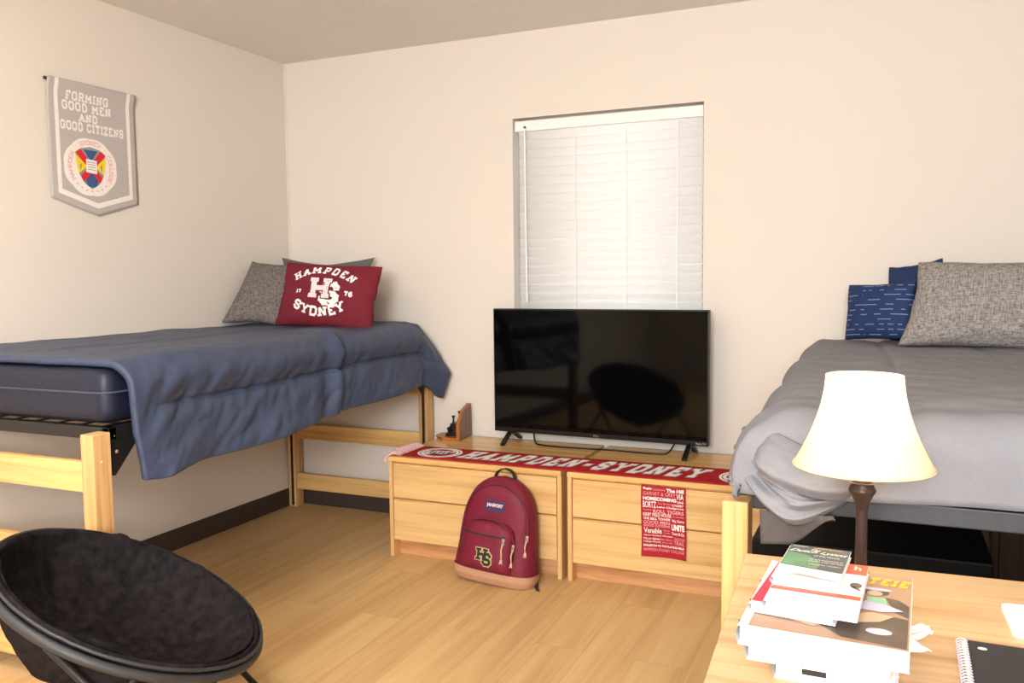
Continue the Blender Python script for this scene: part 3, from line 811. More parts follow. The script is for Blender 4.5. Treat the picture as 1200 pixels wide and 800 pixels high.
# ================================================================== DRESSERS
DT = 0.462
def dresser(x0, x1, label):
    yb, yf = -0.03, -0.612
    t = thing('dresser', label, 'dresser', ((x0+x1)/2, (yb+yf)/2, 0), group='low oak dressers below the television')
    b = MB()
    for a, c in ((x0, x0+.019), (x1-.019, x1)): b.box(a, c, yf, yb, 0.0, DT-.022, 0.002)
    b.box(x0+.019, x1-.019, yb-.012, yb, .05, DT-.022); b.box(x0+.019, x1-.019, yf+.02, yb-.012, .075, .09)
    b.box(x0+.019, x1-.019, yf+.02, yf+.05, .262, .276); b.box(x0+.019, x1-.019, yf+.02, yf+.05, DT-.045, DT-.022)
    link('carcass', b, 'oak_z', t)
    b = MB(); b.box(x0, x1, yf-.006, yb, DT-.022, DT, .004, 3); link('top', b, 'oak_top', t)
    b = MB(); b.box(x0+.019, x1-.019, yf+.055, yf+.075, 0.0, .075); link('kickboard', b, 'oak_kick', t)
    for z0, z1 in ((.080, .262), (.276, .424)):
        bm = MB(); bm.box(x0+.022, x1-.022, yf+.0, yf+.02, z0, z1, .003); dr = link('drawer', bm, 'oakp_x', t)
        bm = MB(); bm.box(x0+.024, x1-.024, yf+.002, yf+.02, z1+.0005, z1+.0065, .001); link('finger_lip', bm, 'oak_x', dr)
    return t
dresser(0.998, 1.832, 'low oak two drawer dresser on the left, behind the burgundy backpack')
dresser(1.858, 2.692, 'low oak two drawer dresser on the right, with crimson word towel hanging on it')

# ================================================================== TELEVISION
tx0, tx1, tz0, tz1 = 1.305, 2.352, .515, 1.113
ty = -0.135; yawT = math.radians(-2.0)
tcx = (tx0+tx1)/2
RT = Matrix.Rotation(yawT, 3, 'Z')
tv = thing('television', 'large black flat screen television standing on the two dressers', 'television', (tcx, ty, DT), RT)
hw = (tx1-tx0)/2; zb, zt_ = tz0-DT, tz1-DT
b = MB(); b.box(-hw, hw, -.012, .018, zb, zt_, .004); b.box(-hw+.16, hw-.16, .018, .055, zb+.03, zb+.33, .012); link('housing', b, 'tv_plastic', tv, world=False)
b = MB(); b.box(-hw+.007, hw-.007, -.0135, -.0122, zb+.022, zt_-.007); link('screen', b, 'screen', tv, world=False)
b = MB()
text_in(b, 'TCL', -.012, .016, zb+.006, zb+.015, lambda a, q: (a, -.0128, q), .01); link('lettering', b, 'grey_print', tv, world=False); b = MB(); text_in(b, 'Roku TV', hw-.055, hw-.012, zb+.006, zb+.015, lambda a, q: (a, -.0128, q), .01)
link('lettering', b, 'grey_print', tv, world=False)
for sx in (-1, 1):
    xx = sx*(hw-.085)
    b = MB()
    for sy in (-1, 1):
        yo = sy*.100
        b.prism([(-.011, 0), (.011, 0), (.011, .012), (-.011, .012)], 1.0, lambda a, q, h, yo=yo: (xx+a+(-.022*sx*(-sy) if False else 0)-.028*sx*0+(sx*.030)*h*0 + (a*0), yo*(1-h)+.0*h, q+h*(zb-.0)))
    link('foot', b, 'tv_plastic', tv, world=False)
# power cord lying behind the scarf
b = MB(); cpts = [(1.50, -.10, .53), (1.53, -.14, DT+.006), (1.62, -.165, DT+.005), (1.75, -.165, DT+.005), (1.9, -.155, DT+.005), (2.05, -.165, DT+.005), (2.16, -.15, DT+.006), (2.20, -.11, .53)]
sm = []
for i in range(len(cpts)-1):
    for k in range(6):
        P0 = Vector(cpts[max(i-1, 0)]); P1 = Vector(cpts[i]); P2 = Vector(cpts[i+1]); P3 = Vector(cpts[min(i+2, len(cpts)-1)]); q = k/6
        sm.append(.5*(2*P1+(P2-P0)*q+(2*P0-5*P1+4*P2-P3)*q*q+(3*P1-P0-3*P2+P3)*q**3))
sm.append(Vector(cpts[-1])); sm = [Vector((p.x, p.y, max(p.z, DT+.0045))) for p in sm]
b.tube(sm, .004, 8); o = link('power_cord', b, 'tv_plastic', smooth='all'); origin(o, (1.8, -.16, DT)); tag(o, 'thin black power cord lying under the television', 'cord')

# ================================================================== SCARF on the dressers
sc = thing('scarf', 'red knit scarf with white lettering laid along the front of both dressers', 'scarf', (1.8, -.5, DT))
def scf(a, q, off=0.0):
    # a in metres along x, q 0 (front) .. 1 (back)
    yfnt = -.612+.022*math.exp(-((a-1.0)/.3)**2)+.004*math.sin(a*5); ybk = -.375+.02*sstep(1.0, 2.6, a)*1.0
    y = yfnt+(ybk-yfnt)*q
    z = DT+.0035+.0010*fbm(a*7, q*2, 1)+off+(.0008 if off else 0)
    return (a, y, z)
b = MB(); b.grid(lambda u, v: scf(1.045+u*1.635, v), 160, 14); o = link('knit_band', b, 'red_knit', sc, smooth='all'); mod_solid(o, .003, 0)
def lay(off): return lambda a, q: scf(a, q, off)
b = MB(); word(b, 'HAMPDEN-SYDNEY', 1.325, 2.395, .20, .86, lambda a, q: scf(a+.045*(q-.5), q, .0012), t=.22, gap=.30, grow=.05); link('lettering', b, 'grey_print', sc)
b = MB(); word(b, 'HAMPDEN-SYDNEY', 1.325, 2.395, .20, .86, lambda a, q: scf(a+.045*(q-.5), q, .0022), t=.22, gap=.30); link('lettering', b, 'white_print', sc)
def ring(mb, fn, cx, cy, r0, r1, n=48, sx=1.0, sy=1.0):
    vs = []
    for i in range(n):
        a = 2*PI*i/n
        vs += [fn(cx+r0*sx*math.cos(a), cy+r0*sy*math.sin(a)), fn(cx+r1*sx*math.cos(a), cy+r1*sy*math.sin(a))]
    mb.add(vs, [(2*i, 2*i+1, (2*i+3) % (2*n), (2*i+2) % (2*n)) for i in range(n)])
def blob(mb, fn, pts): mb.add([fn(*p) for p in pts], [tuple(range(len(pts)))])
def disc(mb, fn, cx, cy, rx, ry, n=24, rot=0):
    blob(mb, fn, [(cx+rx*math.cos(2*PI*i/n)*math.cos(rot)-ry*math.sin(2*PI*i/n)*math.sin(rot), cy+rx*math.cos(2*PI*i/n)*math.sin(rot)+ry*math.sin(2*PI*i/n)*math.cos(rot)) for i in range(n)])
for cx in (1.195, 2.560):
    b = MB(); L = lay(.0014); ring(b, L, cx, .5, .094, .105, sy=1/.235); ring(b, L, cx, .5, .076, .090, sy=1/.235)
    bd = link('badge', b, 'white_print', sc)
    b = MB(); L = lay(.0018)
    disc(b, L, cx-.01, .50, .060, .17, rot=.0); disc(b, L, cx+.035, .62, .028, .13); disc(b, L, cx-.045, .36, .022, .10); link('badge_figure', b, 'pale_print', bd)
    b = MB(); L = lay(.0024)
    for i in range(5): disc(b, L, cx-.045+.022*i, .52-.04*(i % 2), .005, .11, 12, .02)
    disc(b, L, cx+.04, .66, .010, .04, 12); disc(b, L, cx-.01, .36, .03, .03, 12); link('badge_marks', b, 'dark_print', bd)
b = MB()
for i in range(26):
    q = i/25; p0 = Vector(scf(1.05, q*.96+.02)); L = .075+.02*rnd.random()
    over = q < .35
    e = p0+Vector((-L*(.75 if over else .9)+.01*rnd.random(), -.035*(1-q)-.02+.02*rnd.random(), .006+.006*rnd.random()))
    pts = [p0, p0.lerp(e, .5)+Vector((0, 0, .010)), e]
    if e.x < .99 or e.y < -.622:
        pts = [p0, p0.lerp(e, .55)+Vector((0, 0, .010)), Vector((min(e.x, 1.03), max(min(e.y, -.628), -.640), DT-.006)), Vector((min(e.x, 1.02)+.012*rnd.random(), -.634-.006*rnd.random(), DT-.022-.022*rnd.random()))] if over else [p0, p0.lerp(e, .55)+Vector((0, 0, .009)), e]
    b.tube(pts, [.0048, .0045, .004, .003][:len(pts)], 6)
link('fringe', b, 'fringe', sc, smooth='all')

# ================================================================== CRIMSON WORD TOWEL
tw = thing('towel', 'crimson towel printed with white words, hanging on the right dresser front', 'towel', (2.262, -.62, .44))
TX0, TX1, TZ0, TZ1 = 2.174, 2.352, .150, .438
def twf(a, q, off=0.0):
    # a, q in 0..1, q from the bottom
    x = TX0+(TX1-TX0)*a+.002*math.sin(q*6); z = TZ0+(TZ1-TZ0)*q-.004*math.sin(a*PI)*(1-q)*-1
    y = -.6165-.006*(1-q)*(.5+.5*math.sin(a*5+.6))-.0025*math.sin(q*9)*a-off
    if q > .96: y += 0
    return (x, y-.0035, z)
b = MB(); b.grid(lambda u, v: twf(u, v), 24, 40); o = link('cloth', b, 'red_towel', tw, smooth='all'); mod_solid(o, .002, 0)
rows_w = MB(); rows_p = MB()
def tl(mb, txt, a0, a1, q0, q1, bold=.0): text_in(mb, txt, a0, a1, q0, q1, lambda a, q: twf(a, q, .0032), bold)
W_ = rows_w; P_ = rows_p
tl(W_, 'Rugby', .05, .25, .935, .975, .03); tl(P_, 'Leadership', .27, .55, .930, .965); tl(W_, 'The Hill', .57, .96, .925, .975, .04)
tl(P_, 'GARNET & GREY', .05, .78, .865, .915); tl(W_, 'VIA', .80, .96, .835, .915, .01)
tl(W_, 'HOMECOMING', .05, .80, .795, .845, .05); tl(W_, 'SAE', .82, .96, .785, .815, .02)
tl(W_, 'BORTZ', .05, .35, .690, .780, .01); tl(P_, 'The Bridge', .38, .68, .740, .770); tl(W_, 'COLBERT', .70, .96, .735, .765, .02)
tl(W_, 'Lake Chalgrove', .37, .96, .690, .722, .03)
tl(P_, 'Founders', .06, .25, .650, .672); tl(P_, 'ROLL TIGERS', .28, .96, .622, .672, .03)
tl(W_, 'KIRBY FIELD HOUSE', .05, .68, .570, .620, .01); tl(P_, 'Crossroads', .71, .96, .580, .605)
tl(W_, 'THE BELL TOWER', .05, .66, .522, .555, .02); tl(W_, 'Big Game', .70, .96, .505, .550, .01)
tl(P_, 'GOOD MEN', .05, .64, .465, .510, .02); tl(P_, 'GOOD CITIZENS', .05, .64, .425, .458, .02); tl(W_, 'UNITE', .68, .96, .395, .480, .05)
tl(W_, 'Venable', .06, .46, .335, .410, .01); tl(P_, 'Honor', .50, .64, .375, .400); tl(P_, 'Code', .50, .64, .340, .365); tl(W_, 'Town & Co.', .68, .96, .335, .375, .02)
tl(W_, 'Alamo Cushing Winston', .05, .70, .292, .315, .02)
tl(W_, 'Macon', .05, .24, .245, .275, .0); tl(W_, 'Gammon', .26, .42, .245, .275, .03); tl(P_, 'Blake Atkinson', .44, .70, .245, .272)
tl(P_, 'WILSON', .73, .96, .265, .300); tl(P_, 'TRAIL', .73, .96, .200, .258)
tl(W_, 'College Church', .05, .44, .200, .230, .01); tl(P_, 'Johns Hall', .47, .70, .200, .228)
tl(W_, 'EGGLESTON TO THE PLAYING FIELD', .05, .96, .148, .178, .03); tl(P_, 'HAMPDEN-SYDNEY COLLEGE', .05, .96, .085, .125)
link('lettering', W_, 'white_print', tw); link('lettering', P_, 'pink_print', tw)

# ================================================================== BOOKENDS
def bookend(x, y, sgn, label):
    """upright board at x, the base runs towards sgn"""
    t = thing('bookend', label, 'bookend', (x, y, DT), Matrix.Rotation(math.radians(-6*sgn), 3, 'Z'), 'carved wooden bookends')
    th = .014
    pr = [(-.085, 0), (.085, 0), (.085, .165), (.060, .165), (-.030, .142), (-.085, .085)]
    b = MB(); b.prism([(a, q) for a, q in pr], th, lambda a, q, h: (sgn*(h-th), a, q)); link('upright_board', b, 'walnut', t, world=False)
    b = MB(); b.prism([(-.088, -.0), (-.0845, 0), (-.0845, .085), (-.0295, .143), (.0605, .166), (.0605, .169), (-.031, .1465), (-.088, .087)], th+.002, lambda a, q, h: (sgn*(h-th-.001), a, q)); link('board_edge', b, 'walnut_edge', t, world=False)
    b = MB()
    base = [(th-.014, -.085), (.075, -.085), (.118, -.045), (.125, 0), (.118, .045), (.075, .085), (th-.014, .085)]
    b.prism(base, .016, lambda a, q, h: (sgn*(a*(1+.10*h/.016)), q*(1+.0*h), h)); link('base_board', b, 'walnut_edge', t, world=False)
    # dark bronze field gun with wheels
    b = MB()
    b.box(*(sorted((sgn*.006, sgn*.075))), -.05, .05, .016, .030, .004)
    b.tube([(sgn*.066, -.02, .040), (sgn*.05, -.02, .052), (sgn*.01, -.02, .062)], [.017, .015, .012], 12)
    for yy in (-.045, .012):
        b.grid(lambda u, v, yy=yy: (sgn*.040+(.020+.005*math.cos(v*2*PI))*math.cos(u*2*PI), yy+.004*math.sin(v*2*PI), .036+(.020+.005*math.cos(v*2*PI))*math.sin(u*2*PI)), 24, 8, True, True)
        for k in range(4):
            a = k*PI/4; b.tube([(sgn*.040+.02*math.cos(a), yy, .036+.02*math.sin(a)), (sgn*.040-.02*math.cos(a), yy, .036-.02*math.sin(a))], .0018, 5)
    b.box(*(sorted((sgn*.018, sgn*.056))), -.035, .03, .055, .078, .004)
    st = len(b.v); b.lathe([(.0, .078), (.006, .078), (.004, .094), (.005, .106), (.0095, .112), (.0095, .116), (0, .116)], 12, sgn*.042, -.02)
    b.lathe([(.0, .078), (.006, .078), (.004, .088), (.008, .096), (.008, .100), (0, .100)], 12, sgn*.022, .012)
    b.lathe([(.0, .078), (.007, .078), (.005, .115), (.006, .128), (.009, .132), (.009, .140), (0, .140)], 12, sgn*.010, -.015)
    link('bronze_figure', b, 'bronze', t, smooth=True, world=False)
bookend(1.122, -.112, -1, 'wooden bookend with dark bronze figure, left of the television')
bookend(2.530, -.125, 1, 'wooden bookend at the right end of the dressers, half behind grey comforter')

# ================================================================== BACKPACK
def backpack():
    lean = Matrix.Rotation(math.radians(-7), 3, 'X') @ Matrix.Rotation(math.radians(3.5), 3, 'Y')
    t = thing('backpack', 'burgundy backpack with tan base leaning on the left dresser', 'backpack', (1.575, -.722, .004), Matrix.Rotation(math.radians(-2), 3, 'Z') @ lean)
    HB = .435
    def half(z):
        q = z/HB
        w_ = .186-.045*q
        if q > .62: w_ *= math.sqrt(max(0, 1-((q-.62)/.38)**2.9))*.90+.10*(1-((q-.62)/.38))
        if q < .06: w_ *= .90+.10*math.sqrt(max(0, q/.06))
        return max(w_, .001)
    def depth(z):
        q = z/HB; return (.088-.028*q)*(1 if q > .06 else .8+.2*q/.06)*(1 if q < .8 else max(.05, math.sqrt(max(0, 1-((q-.8)/.2)**2))))
    def body(u, v, z0=0.0, z1=1.0, grow=0.0):
        z = (z0+(z1-z0)*v)*HB; a = u*2*PI
        ww, dd = half(z)+grow, depth(z)+grow
        c, s_ = math.cos(a), math.sin(a); e = .62
        x = ww*math.copysign(abs(c)**e, c); y = dd*math.copysign(abs(s_)**e, s_)
        k = .004*fbm(x*14, y*14+3, z*9)+.003*fbm(x*30, z*26, 2)
        return (x, y+(-k if y < 0 else k*.3), z)
    b = MB(); b.grid(lambda u, v: body(u, v), 72, 50, True, False); b.f.append(tuple(range(0, 72*50, 50)))
    link('main_compartment', b, 'bag', t, smooth='all', world=False)
    # tan suede base
    b = MB()
    def basef(u, v):
        a = u*2*PI; front = .5-.5*math.sin(a)
        top = .135-.02*front-.015*math.cos(a)**4*0
        return body(u, v, -.004, top, .004)
    b.grid(basef, 72, 12, True, False); b.f.append(tuple(range(0, 72*12, 12)))
    link('base_panel', b, 'suede', t, smooth='all', world=False)
    # front pocket
    b = MB(); PW, PZ0, PZ1 = .118, .052, .262
    def pk(u, v, off=0.0):
        a = u*2-1; q = v
        z = PZ0+(PZ1-PZ0)*q
        wq = PW*(1 if q < .72 else math.sqrt(max(0, 1-((q-.72)/.285)**2.4)))
        x = a*wq-.012
        bulge = .040*(max(0, 1-abs(a)**4)**.5)*(max(0, 1-abs(q*2-1)**5)**.5)
        yb = -depth(z)*(max(0, 1-abs(x/half(z))**3.2)**.31)
        return (x, yb-.002-bulge-off+.003*fbm(x*20, z*20, 4), z)
    b.grid(lambda u, v: pk(u, v), 40, 40); link('front_pocket', b, 'bag', t, smooth='all', world=False)
    # piping over the pocket and over the main opening
    pts = []
    for k in range(41):
        a = -1+2*k/40; an = math.pi*(1-k/40)
        q = .30+.70*math.sin(an)**.55 if 0 < k < 40 else .30
        z = PZ0+(PZ1-PZ0)*min(q, .99); x = PW*math.cos(an)*1.02-.012
        pts.append((x, -depth(z)*(max(0, 1-abs(x/half(z))**3.2)**.31)-.010-.012*math.sin(an), z+.004))
    b = MB(); b.tube(pts, .0045, 8); link('piping', b, 'bag_dark', t, smooth='all', world=False)
    pts = []
    for k in range(49):
        an = PI*(1-k/48); z = .16+(HB*.93-.16)*math.sin(an)**.62; x = math.cos(an)*.150*(1 if z < .3 else 1)
        x = max(-half(z)*.93, min(half(z)*.93, x))
        pts.append((x, -depth(z)*(max(0, 1-abs(x/half(z))**3.2)**.31)*1.0-.003, z))
    b = MB(); b.tube(pts, .0050, 8); link('zipper', b, 'bag_dark', t, smooth='all', world=False)
    # pocket zip
    b = MB()
    for k in range(20):
        u0, u1 = .07+.80*k/20, .07+.80*(k+1)/20
        p = [pk(u0, .70, .001), pk(u1, .70, .001), pk(u1, .735, .001), pk(u0, .735, .001)]; b.add(p, [(0, 1, 2, 3)])
    z_ = link('pocket_zipper', b, 'webbing', t, world=False)
    def pull(u, v, L, name='zipper_pull', par=t, pos=None):
        p = Vector(pos) if pos else Vector(pk(u, v, .004))
        bb = MB(); bb.box(p.x-.0065, p.x+.0065, p.y-.004, p.y, p.z-.022, p.z+.004, .002); o_ = link(name, bb, 'steel', par, world=False)
        bb = MB(); bb.tube([(p.x, p.y-.003, p.z-.018), (p.x-.003, p.y-.006, p.z-.04), (p.x+.001, p.y-.004, p.z-L)], .0030, 6); bb.sphere((p.x, p.y-.004, p.z-L), .0060, 8); bb.tube([(p.x, p.y-.004, p.z-L), (p.x-.006, p.y-.004, p.z-L-.014)], .003, 6); bb.tube([(p.x, p.y-.004, p.z-L), (p.x+.005, p.y-.004, p.z-L-.013)], .003, 6)
        link('pull_cord', bb, 'cord', o_, smooth='all', world=False)
    pull(.86, .70, .085)
    pull(0, 0, .075, pos=(.112, -.098, .178)); pull(0, 0, .07, pos=(.150, -.055, .215))
    # label patch
    b = MB(); pz = .318
    fn = lambda a, q, off=.0: (a, -depth(q)*(max(0, 1-abs(a/half(q))**3.2)**.31)-.0035-off, q)
    b.grid(lambda u, v: fn(-.042+.084*u, pz-.021+.042*v), 12, 6); pa = link('label_patch', b, 'patch', t, world=False)
    b = MB(); text_in(b, 'JANSPORT', -.037, .037, pz-.010, pz+.010, lambda a, q: fn(a, q, .0008), .05); link('lettering', b, 'crest_red', pa, world=False)
    b = MB(); text_in(b, 'JANSPORT', -.037, .037, pz-.008, pz+.009, lambda a, q: fn(a, q, .0016), .012); link('lettering', b, 'white_print', pa, world=False)
    # embroidered emblem
    def pkf(off): 
        def g_(a, q):
            u = ((a+.012)/PW+1)/2; v = (q-PZ0)/(PZ1-PZ0); return pk(u, v, off)
        return g_
    b = MB(); g1 = pkf(.0012); word(b, 'S', -.010, .030, .082, .136, g1, t=.22, grow=.08); word(b, 'H', -.038, .012, .100, .152, g1, t=.22, grow=.07); em = link('emblem', b, 'tan_print', t, world=False)
    b = MB(); g1 = pkf(.0022); word(b, 'S', -.010, .030, .082, .136, g1, t=.22, grow=.0); word(b, 'H', -.038, .012, .100, .152, g1, t=.22, grow=.0); link('emblem_fill', b, 'green_black', em, world=False)
    # grab handle, hanging strap end
    b = MB(); hp = []
    for k in range(21):
        an = PI*k/20; hp.append((-.045*math.cos(an)-.004, .012, HB-.012+.040*math.sin(an)))
    bb = MB()
    vs = []
    for x, y, z in hp: vs += [(x, y-.012, z), (x, y+.012, z)]
    bb.add(vs, [(2*i, 2*i+1, 2*i+3, 2*i+2) for i in range(20)]); o = link('handle', bb, 'webbing', t, smooth='all', world=False); mod_solid(o, .005, 0)
    bb = MB(); vs = []
    for x, y, z in ((.165, .03, .06), (.178, .012, .022), (.192, -.01, .008), (.212, -.040, .006)): vs += [(x-.010, y+.006, z), (x+.012, y-.004, z+.002)]
    bb.add(vs, [(2*i, 2*i+1, 2*i+3, 2*i+2) for i in range(3)]); o = link('strap', bb, 'webbing', t, smooth='all', world=False); mod_solid(o, .004, 0)
backpack()

# ================================================================== BANNER
SEAL = (-1.288, 1.738)
bn = thing('wall_banner', 'grey felt pennant banner with white lettering and crest on left wall', 'banner', (0.012, -1.26, 2.07))
BY0, BY1, BZT, BZS, BZB = -1.478, -1.046, 2.076, 1.602, 1.540
def bnf(off):
    def g_(y, z):
        k = (z-BZB)/(BZT-BZB)
        x = .006+.012*sstep(.88, 1.0, k)+.004*math.sin((y-BY0)*7)*(1-k)+off+(.001 if off else 0)
        return (x, y, z)
    return g_
def zlow(y, in_=0.0):
    q = abs(y-(BY0+BY1)/2)/((BY1-BY0)/2); return BZB+(BZS-BZB)*q+in_
b = MB(); b.grid(lambda u, v: bnf(0)(BY0+(BY1-BY0)*u, zlow(BY0+(BY1-BY0)*u)+(BZT-zlow(BY0+(BY1-BY0)*u))*v), 31, 40); o = link('felt', b, 'felt', bn, smooth='all'); mod_solid(o, .002, 0)
b = MB(); sw = .018; ins = .032
for yy in (BY0+ins, BY1-ins-sw):
    b.grid(lambda u, v: bnf(.0012)(yy+sw*u, zlow(yy+sw*u, .036)+(BZT-.001-zlow(yy+sw*u, .036))*v), 2, 30)
b.grid(lambda u, v: bnf(.0015)(BY0+ins+(BY1-BY0-2*ins)*u, zlow(BY0+ins+(BY1-BY0-2*ins)*u, .030+.022*v)), 31, 2)
link('stripe', b, 'felt_white', bn)
b = MB(); g = bnf(.0015)
for txt, yc, zc, wd_, hh in (('FORMING', -1.290, 2.018, .205, .038), ('GOOD MEN', -1.294, 1.978, .235, .038), ('AND', -1.290, 1.937, .088, .036), ('GOOD CITIZENS', -1.269, 1.898, .308, .038)):
    b = MB(); word(b, txt, yc-wd_/2, yc+wd_/2, zc-hh/2, zc+hh/2, g, t=.23, gap=.17, serif=.2); link('lettering', b, 'felt_white', bn)
SYc, SZc = SEAL
b = MB(); pts = []
for i in range(96):
    a = 2*PI*i/96; rr = 1+.035*abs(math.sin(4*a)); pts.append((SYc+.127*rr*math.cos(a), SZc+.116*rr*math.sin(a)))
n0 = len(b.v); b.add([bnf(.0015)(SYc, SZc)]+[bnf(.0015)(*p) for p in pts], [(0, i+1, (i+1) % 96+1) for i in range(96)])
sl = link('seal', b, 'felt_white', bn)
b = MB(); g = bnf(.0022)
word_arc(b, 'HAMPDEN', SYc, SZc, .101, .019, -2.15, -1.0, g, t=.14, gap=.3); word_arc(b, 'SYDNEY', SYc, SZc, .101, .019, -.50, .50, g, t=.14, gap=.3); word_arc(b, 'COGEE', SYc, SZc, .101, .019, 9, 9.0001, g) if False else None
SF['L'] = (.7, [[(.1, 1), (.1, 0)], [(-.05, 0), (1, 0), (1, .26)]], [(.1, 1)])
word_arc(b, 'COLLEGE', SYc, SZc, .101, .019, 1.0, 2.15, g, t=.14, gap=.3)
for k in range(7):
    a = PI+(-.75+.25*k); disc(b, g, SYc+.103*math.sin(a), SZc+.098*math.cos(a), .004, .004, 8)
link('seal_lettering', b, 'pink_print', sl)
def shield_clip(poly):
    """keep a polygon inside the shield outline (convex clip)"""
    out = poly
    for i in range(len(SH)):
        p, q = SH[i], SH[(i+1) % len(SH)]; res = []
        for j in range(len(out)):
            a, c = out[j], out[(j+1) % len(out)]
            sa = (q[0]-p[0])*(a[1]-p[1])-(q[1]-p[1])*(a[0]-p[0]); sc_ = (q[0]-p[0])*(c[1]-p[1])-(q[1]-p[1])*(c[0]-p[0])
            if sa >= 0: res.append(a)
            if sa*sc_ < 0:
                tt = sa/(sa-sc_); res.append((a[0]+(c[0]-a[0])*tt, a[1]+(c[1]-a[1])*tt))
        out = res
        if not out: break
    return out
SH = [(0, -.082), (.032, -.062), (.052, -.030), (.062, .010), (.064, .046), (.040, .062), (0, .070), (-.040, .062), (-.064, .046), (-.062, .010), (-.052, -.030), (-.032, -.062)]
def crest(mat, polys, off):
    bb = MB(); gg = bnf(off)
    for p in polys:
        c_ = shield_clip(p)
        if len(c_) > 2: blob(bb, lambda a, q: gg(SYc+a*1.14, SZc+q*1.14+.004), c_)
    return islands('shield_field', bb, mat, sl)
crest('crest_grey', [SH], .0022)
crest('crest_blue', [[(-.030, .058), (0, .016), (.030, .058)], [(-.030, -.045), (-.018, -.075), (.018, -.075), (.030, -.045), (0, -.018)]], .0028)
crest('crest_yellow', [[(-.08, .052), (-.018, 0), (-.08, -.052)], [(.08, .052), (.08, -.052), (.018, 0)]], .0028)
crest('crest_red', [[(-.075, .058), (-.058, .075), (.068, -.062), (.052, -.078)], [(.075, .058), (.058, .075), (-.068, -.062), (-.052, -.078)]], .0034)
crest('felt_white', [[(-.024, -.022), (.022, -.026), (.024, .022), (-.022, .026)]], .0042)
crest('crest_grey', [[(-.018, y_), (.018, y_-.002), (.018, y_+.0005), (-.018, y_+.0025)] for y_ in (-.012, -.003, .006, .014)]+[[(-.046+s*.088, .012), (-.042+s*.088, .0), (-.046+s*.088, -.018), (-.050+s*.088, .0)] for s in (0, 1)], .0048)
b = MB(); b.tube([(.009, BY0-.007, BZT-.010), (.009, BY1+.002, BZT-.010)], .0065, 10); link('hanging_rod', b, 'dark_oak_z', bn, smooth=True)

# ================================================================== SAUCER CHAIR
def saucer():
    Cc = Vector((1.276, -2.300, .452)); n_ = Vector((.372, .242, .896)).normalized(); R = .345
    a_ = n_.cross(Vector((0, 0, 1))).normalized(); b_ = n_.cross(a_).normalized()   # a_ level, b_ along the slope
    t = thing('saucer_chair', 'black plush saucer chair on the floor at the foot of the left bed', 'chair', (Cc.x, Cc.y, 0))
    def P(rad, ang, h): return Cc+a_*(rad*math.cos(ang))+b_*(rad*math.sin(ang))+n_*h
    prof = [(0, -.205), (.12, -.198), (.22, -.165), (.29, -.105), (.325, -.045), (.338, -.008), (.345, .008), (.334, .016)]
    def pr(q):
        x = q*(len(prof)-1); k = min(int(x), len(prof)-2); f_ = x-k
        return prof[k][0]+(prof[k+1][0]-prof[k][0])*f_, prof[k][1]+(prof[k+1][1]-prof[k][1])*f_
    def dish(u, v):
        ang = u*2*PI; rad, h = pr(v)
        fold = .012*math.cos(ang*5+1.2*math.sin(ang*2))*sstep(.1, .4, v)*(1-sstep(.62, .88, v))
        fold += .016*(abs(fbm(math.cos(ang)*rad*7+3, math.sin(ang)*rad*7, 4))*2-.3)*sstep(.15, .4, v)*(1-sstep(.7, .9, v))
        for a0, wd_ in ((-.35, .10), (.9, .12), (2.3, .14), (3.9, .12)):
            da_ = (ang-a0+PI) % (2*PI)-PI; fold += .016*(math.exp(-(da_/wd_)**2)-math.exp(-((da_-wd_*1.6)/(wd_*.6))**2))*sstep(.2, .45, v)*(1-sstep(.52, .74, v))
        rag = .003*fbm(math.cos(ang)*6, math.sin(ang)*6, 2)*sstep(.8, 1, v)
        k = .010*fbm(math.cos(ang)*rad*9, math.sin(ang)*rad*9, 1.0)
        return (P(rad+rag, ang, h+fold+k*(1-sstep(.85, 1, v))+rag))[:]
    b = MB(); b.grid(dish, 120, 44, True, False); o = link('seat_cover', b, 'plush', t, smooth='all'); mod_solid(o, .022, -1)
    for i in (0,):
        b = MB(); b.tube([P(R+.004, 2*PI*k/72, -.014) for k in range(72)], .0125, 10, closed=True); link('rim_tube', b, 'rim', t, smooth='all')
        b = MB(); b.tube([P(R+.002+.002*fbm(k*.7, 1, 1), 2*PI*k/96, .008+.003*fbm(k*.5, 2, 2)) for k in range(96)], .0045, 8, closed=True); link('binding', b, 'rim', t, smooth='all')
    # crossing legs at both sides, joined by floor bars
    hz = Vector((n_.x, n_.y, 0)).normalized(); ax = Vector((-hz.y, hz.x, 0))
    c0 = Vector((Cc.x, Cc.y, 0))
    def rimpt(f_, s_):
        q = hz*f_+ax*s_; return Vector((Cc.x+q.x, Cc.y+q.y, Cc.z-(n_.x*q.x+n_.y*q.y)/n_.z-.024))
    for sd in (-1, 1):
        bt = rimpt(-.09, sd*.336); ft_ = rimpt(.09, sd*.336)
        ff = c0+hz*.27+ax*sd*.325+Vector((0, 0, .009)); bf = c0-hz*.25+ax*sd*.340+Vector((0, 0, .009))
        for k, (top, foot) in enumerate(((bt, ff), (ft_, bf))):
            b = MB(); b.tube([top, top.lerp(foot, .5)+ax*sd*.012*(k*2-1), foot], .0095, 10); l_ = link('leg', b, 'black_metal', t, smooth='all')
            b = MB(); b.sphere((foot.x, foot.y, .010), .013, 10, (1, 1, .75)); link('leg_cap', b, 'slot', l_, smooth=True)
        b = MB(); mid = (bt+ff+ft_+bf)/4; b.tube([mid-ax*sd*.02, mid+ax*sd*.026], .006, 8); link('hinge_bolt', b, 'steel', t, smooth=True)
    for s_, w_ in ((.27, .325), (-.25, .340)):
        b = MB(); b.tube([c0+hz*s_-ax*w_+Vector((0, 0, .0095)), c0+hz*s_+ax*w_+Vector((0, 0, .0095))], .0085, 8); link('floor_bar', b, 'black_metal', t, smooth='all')
saucer()

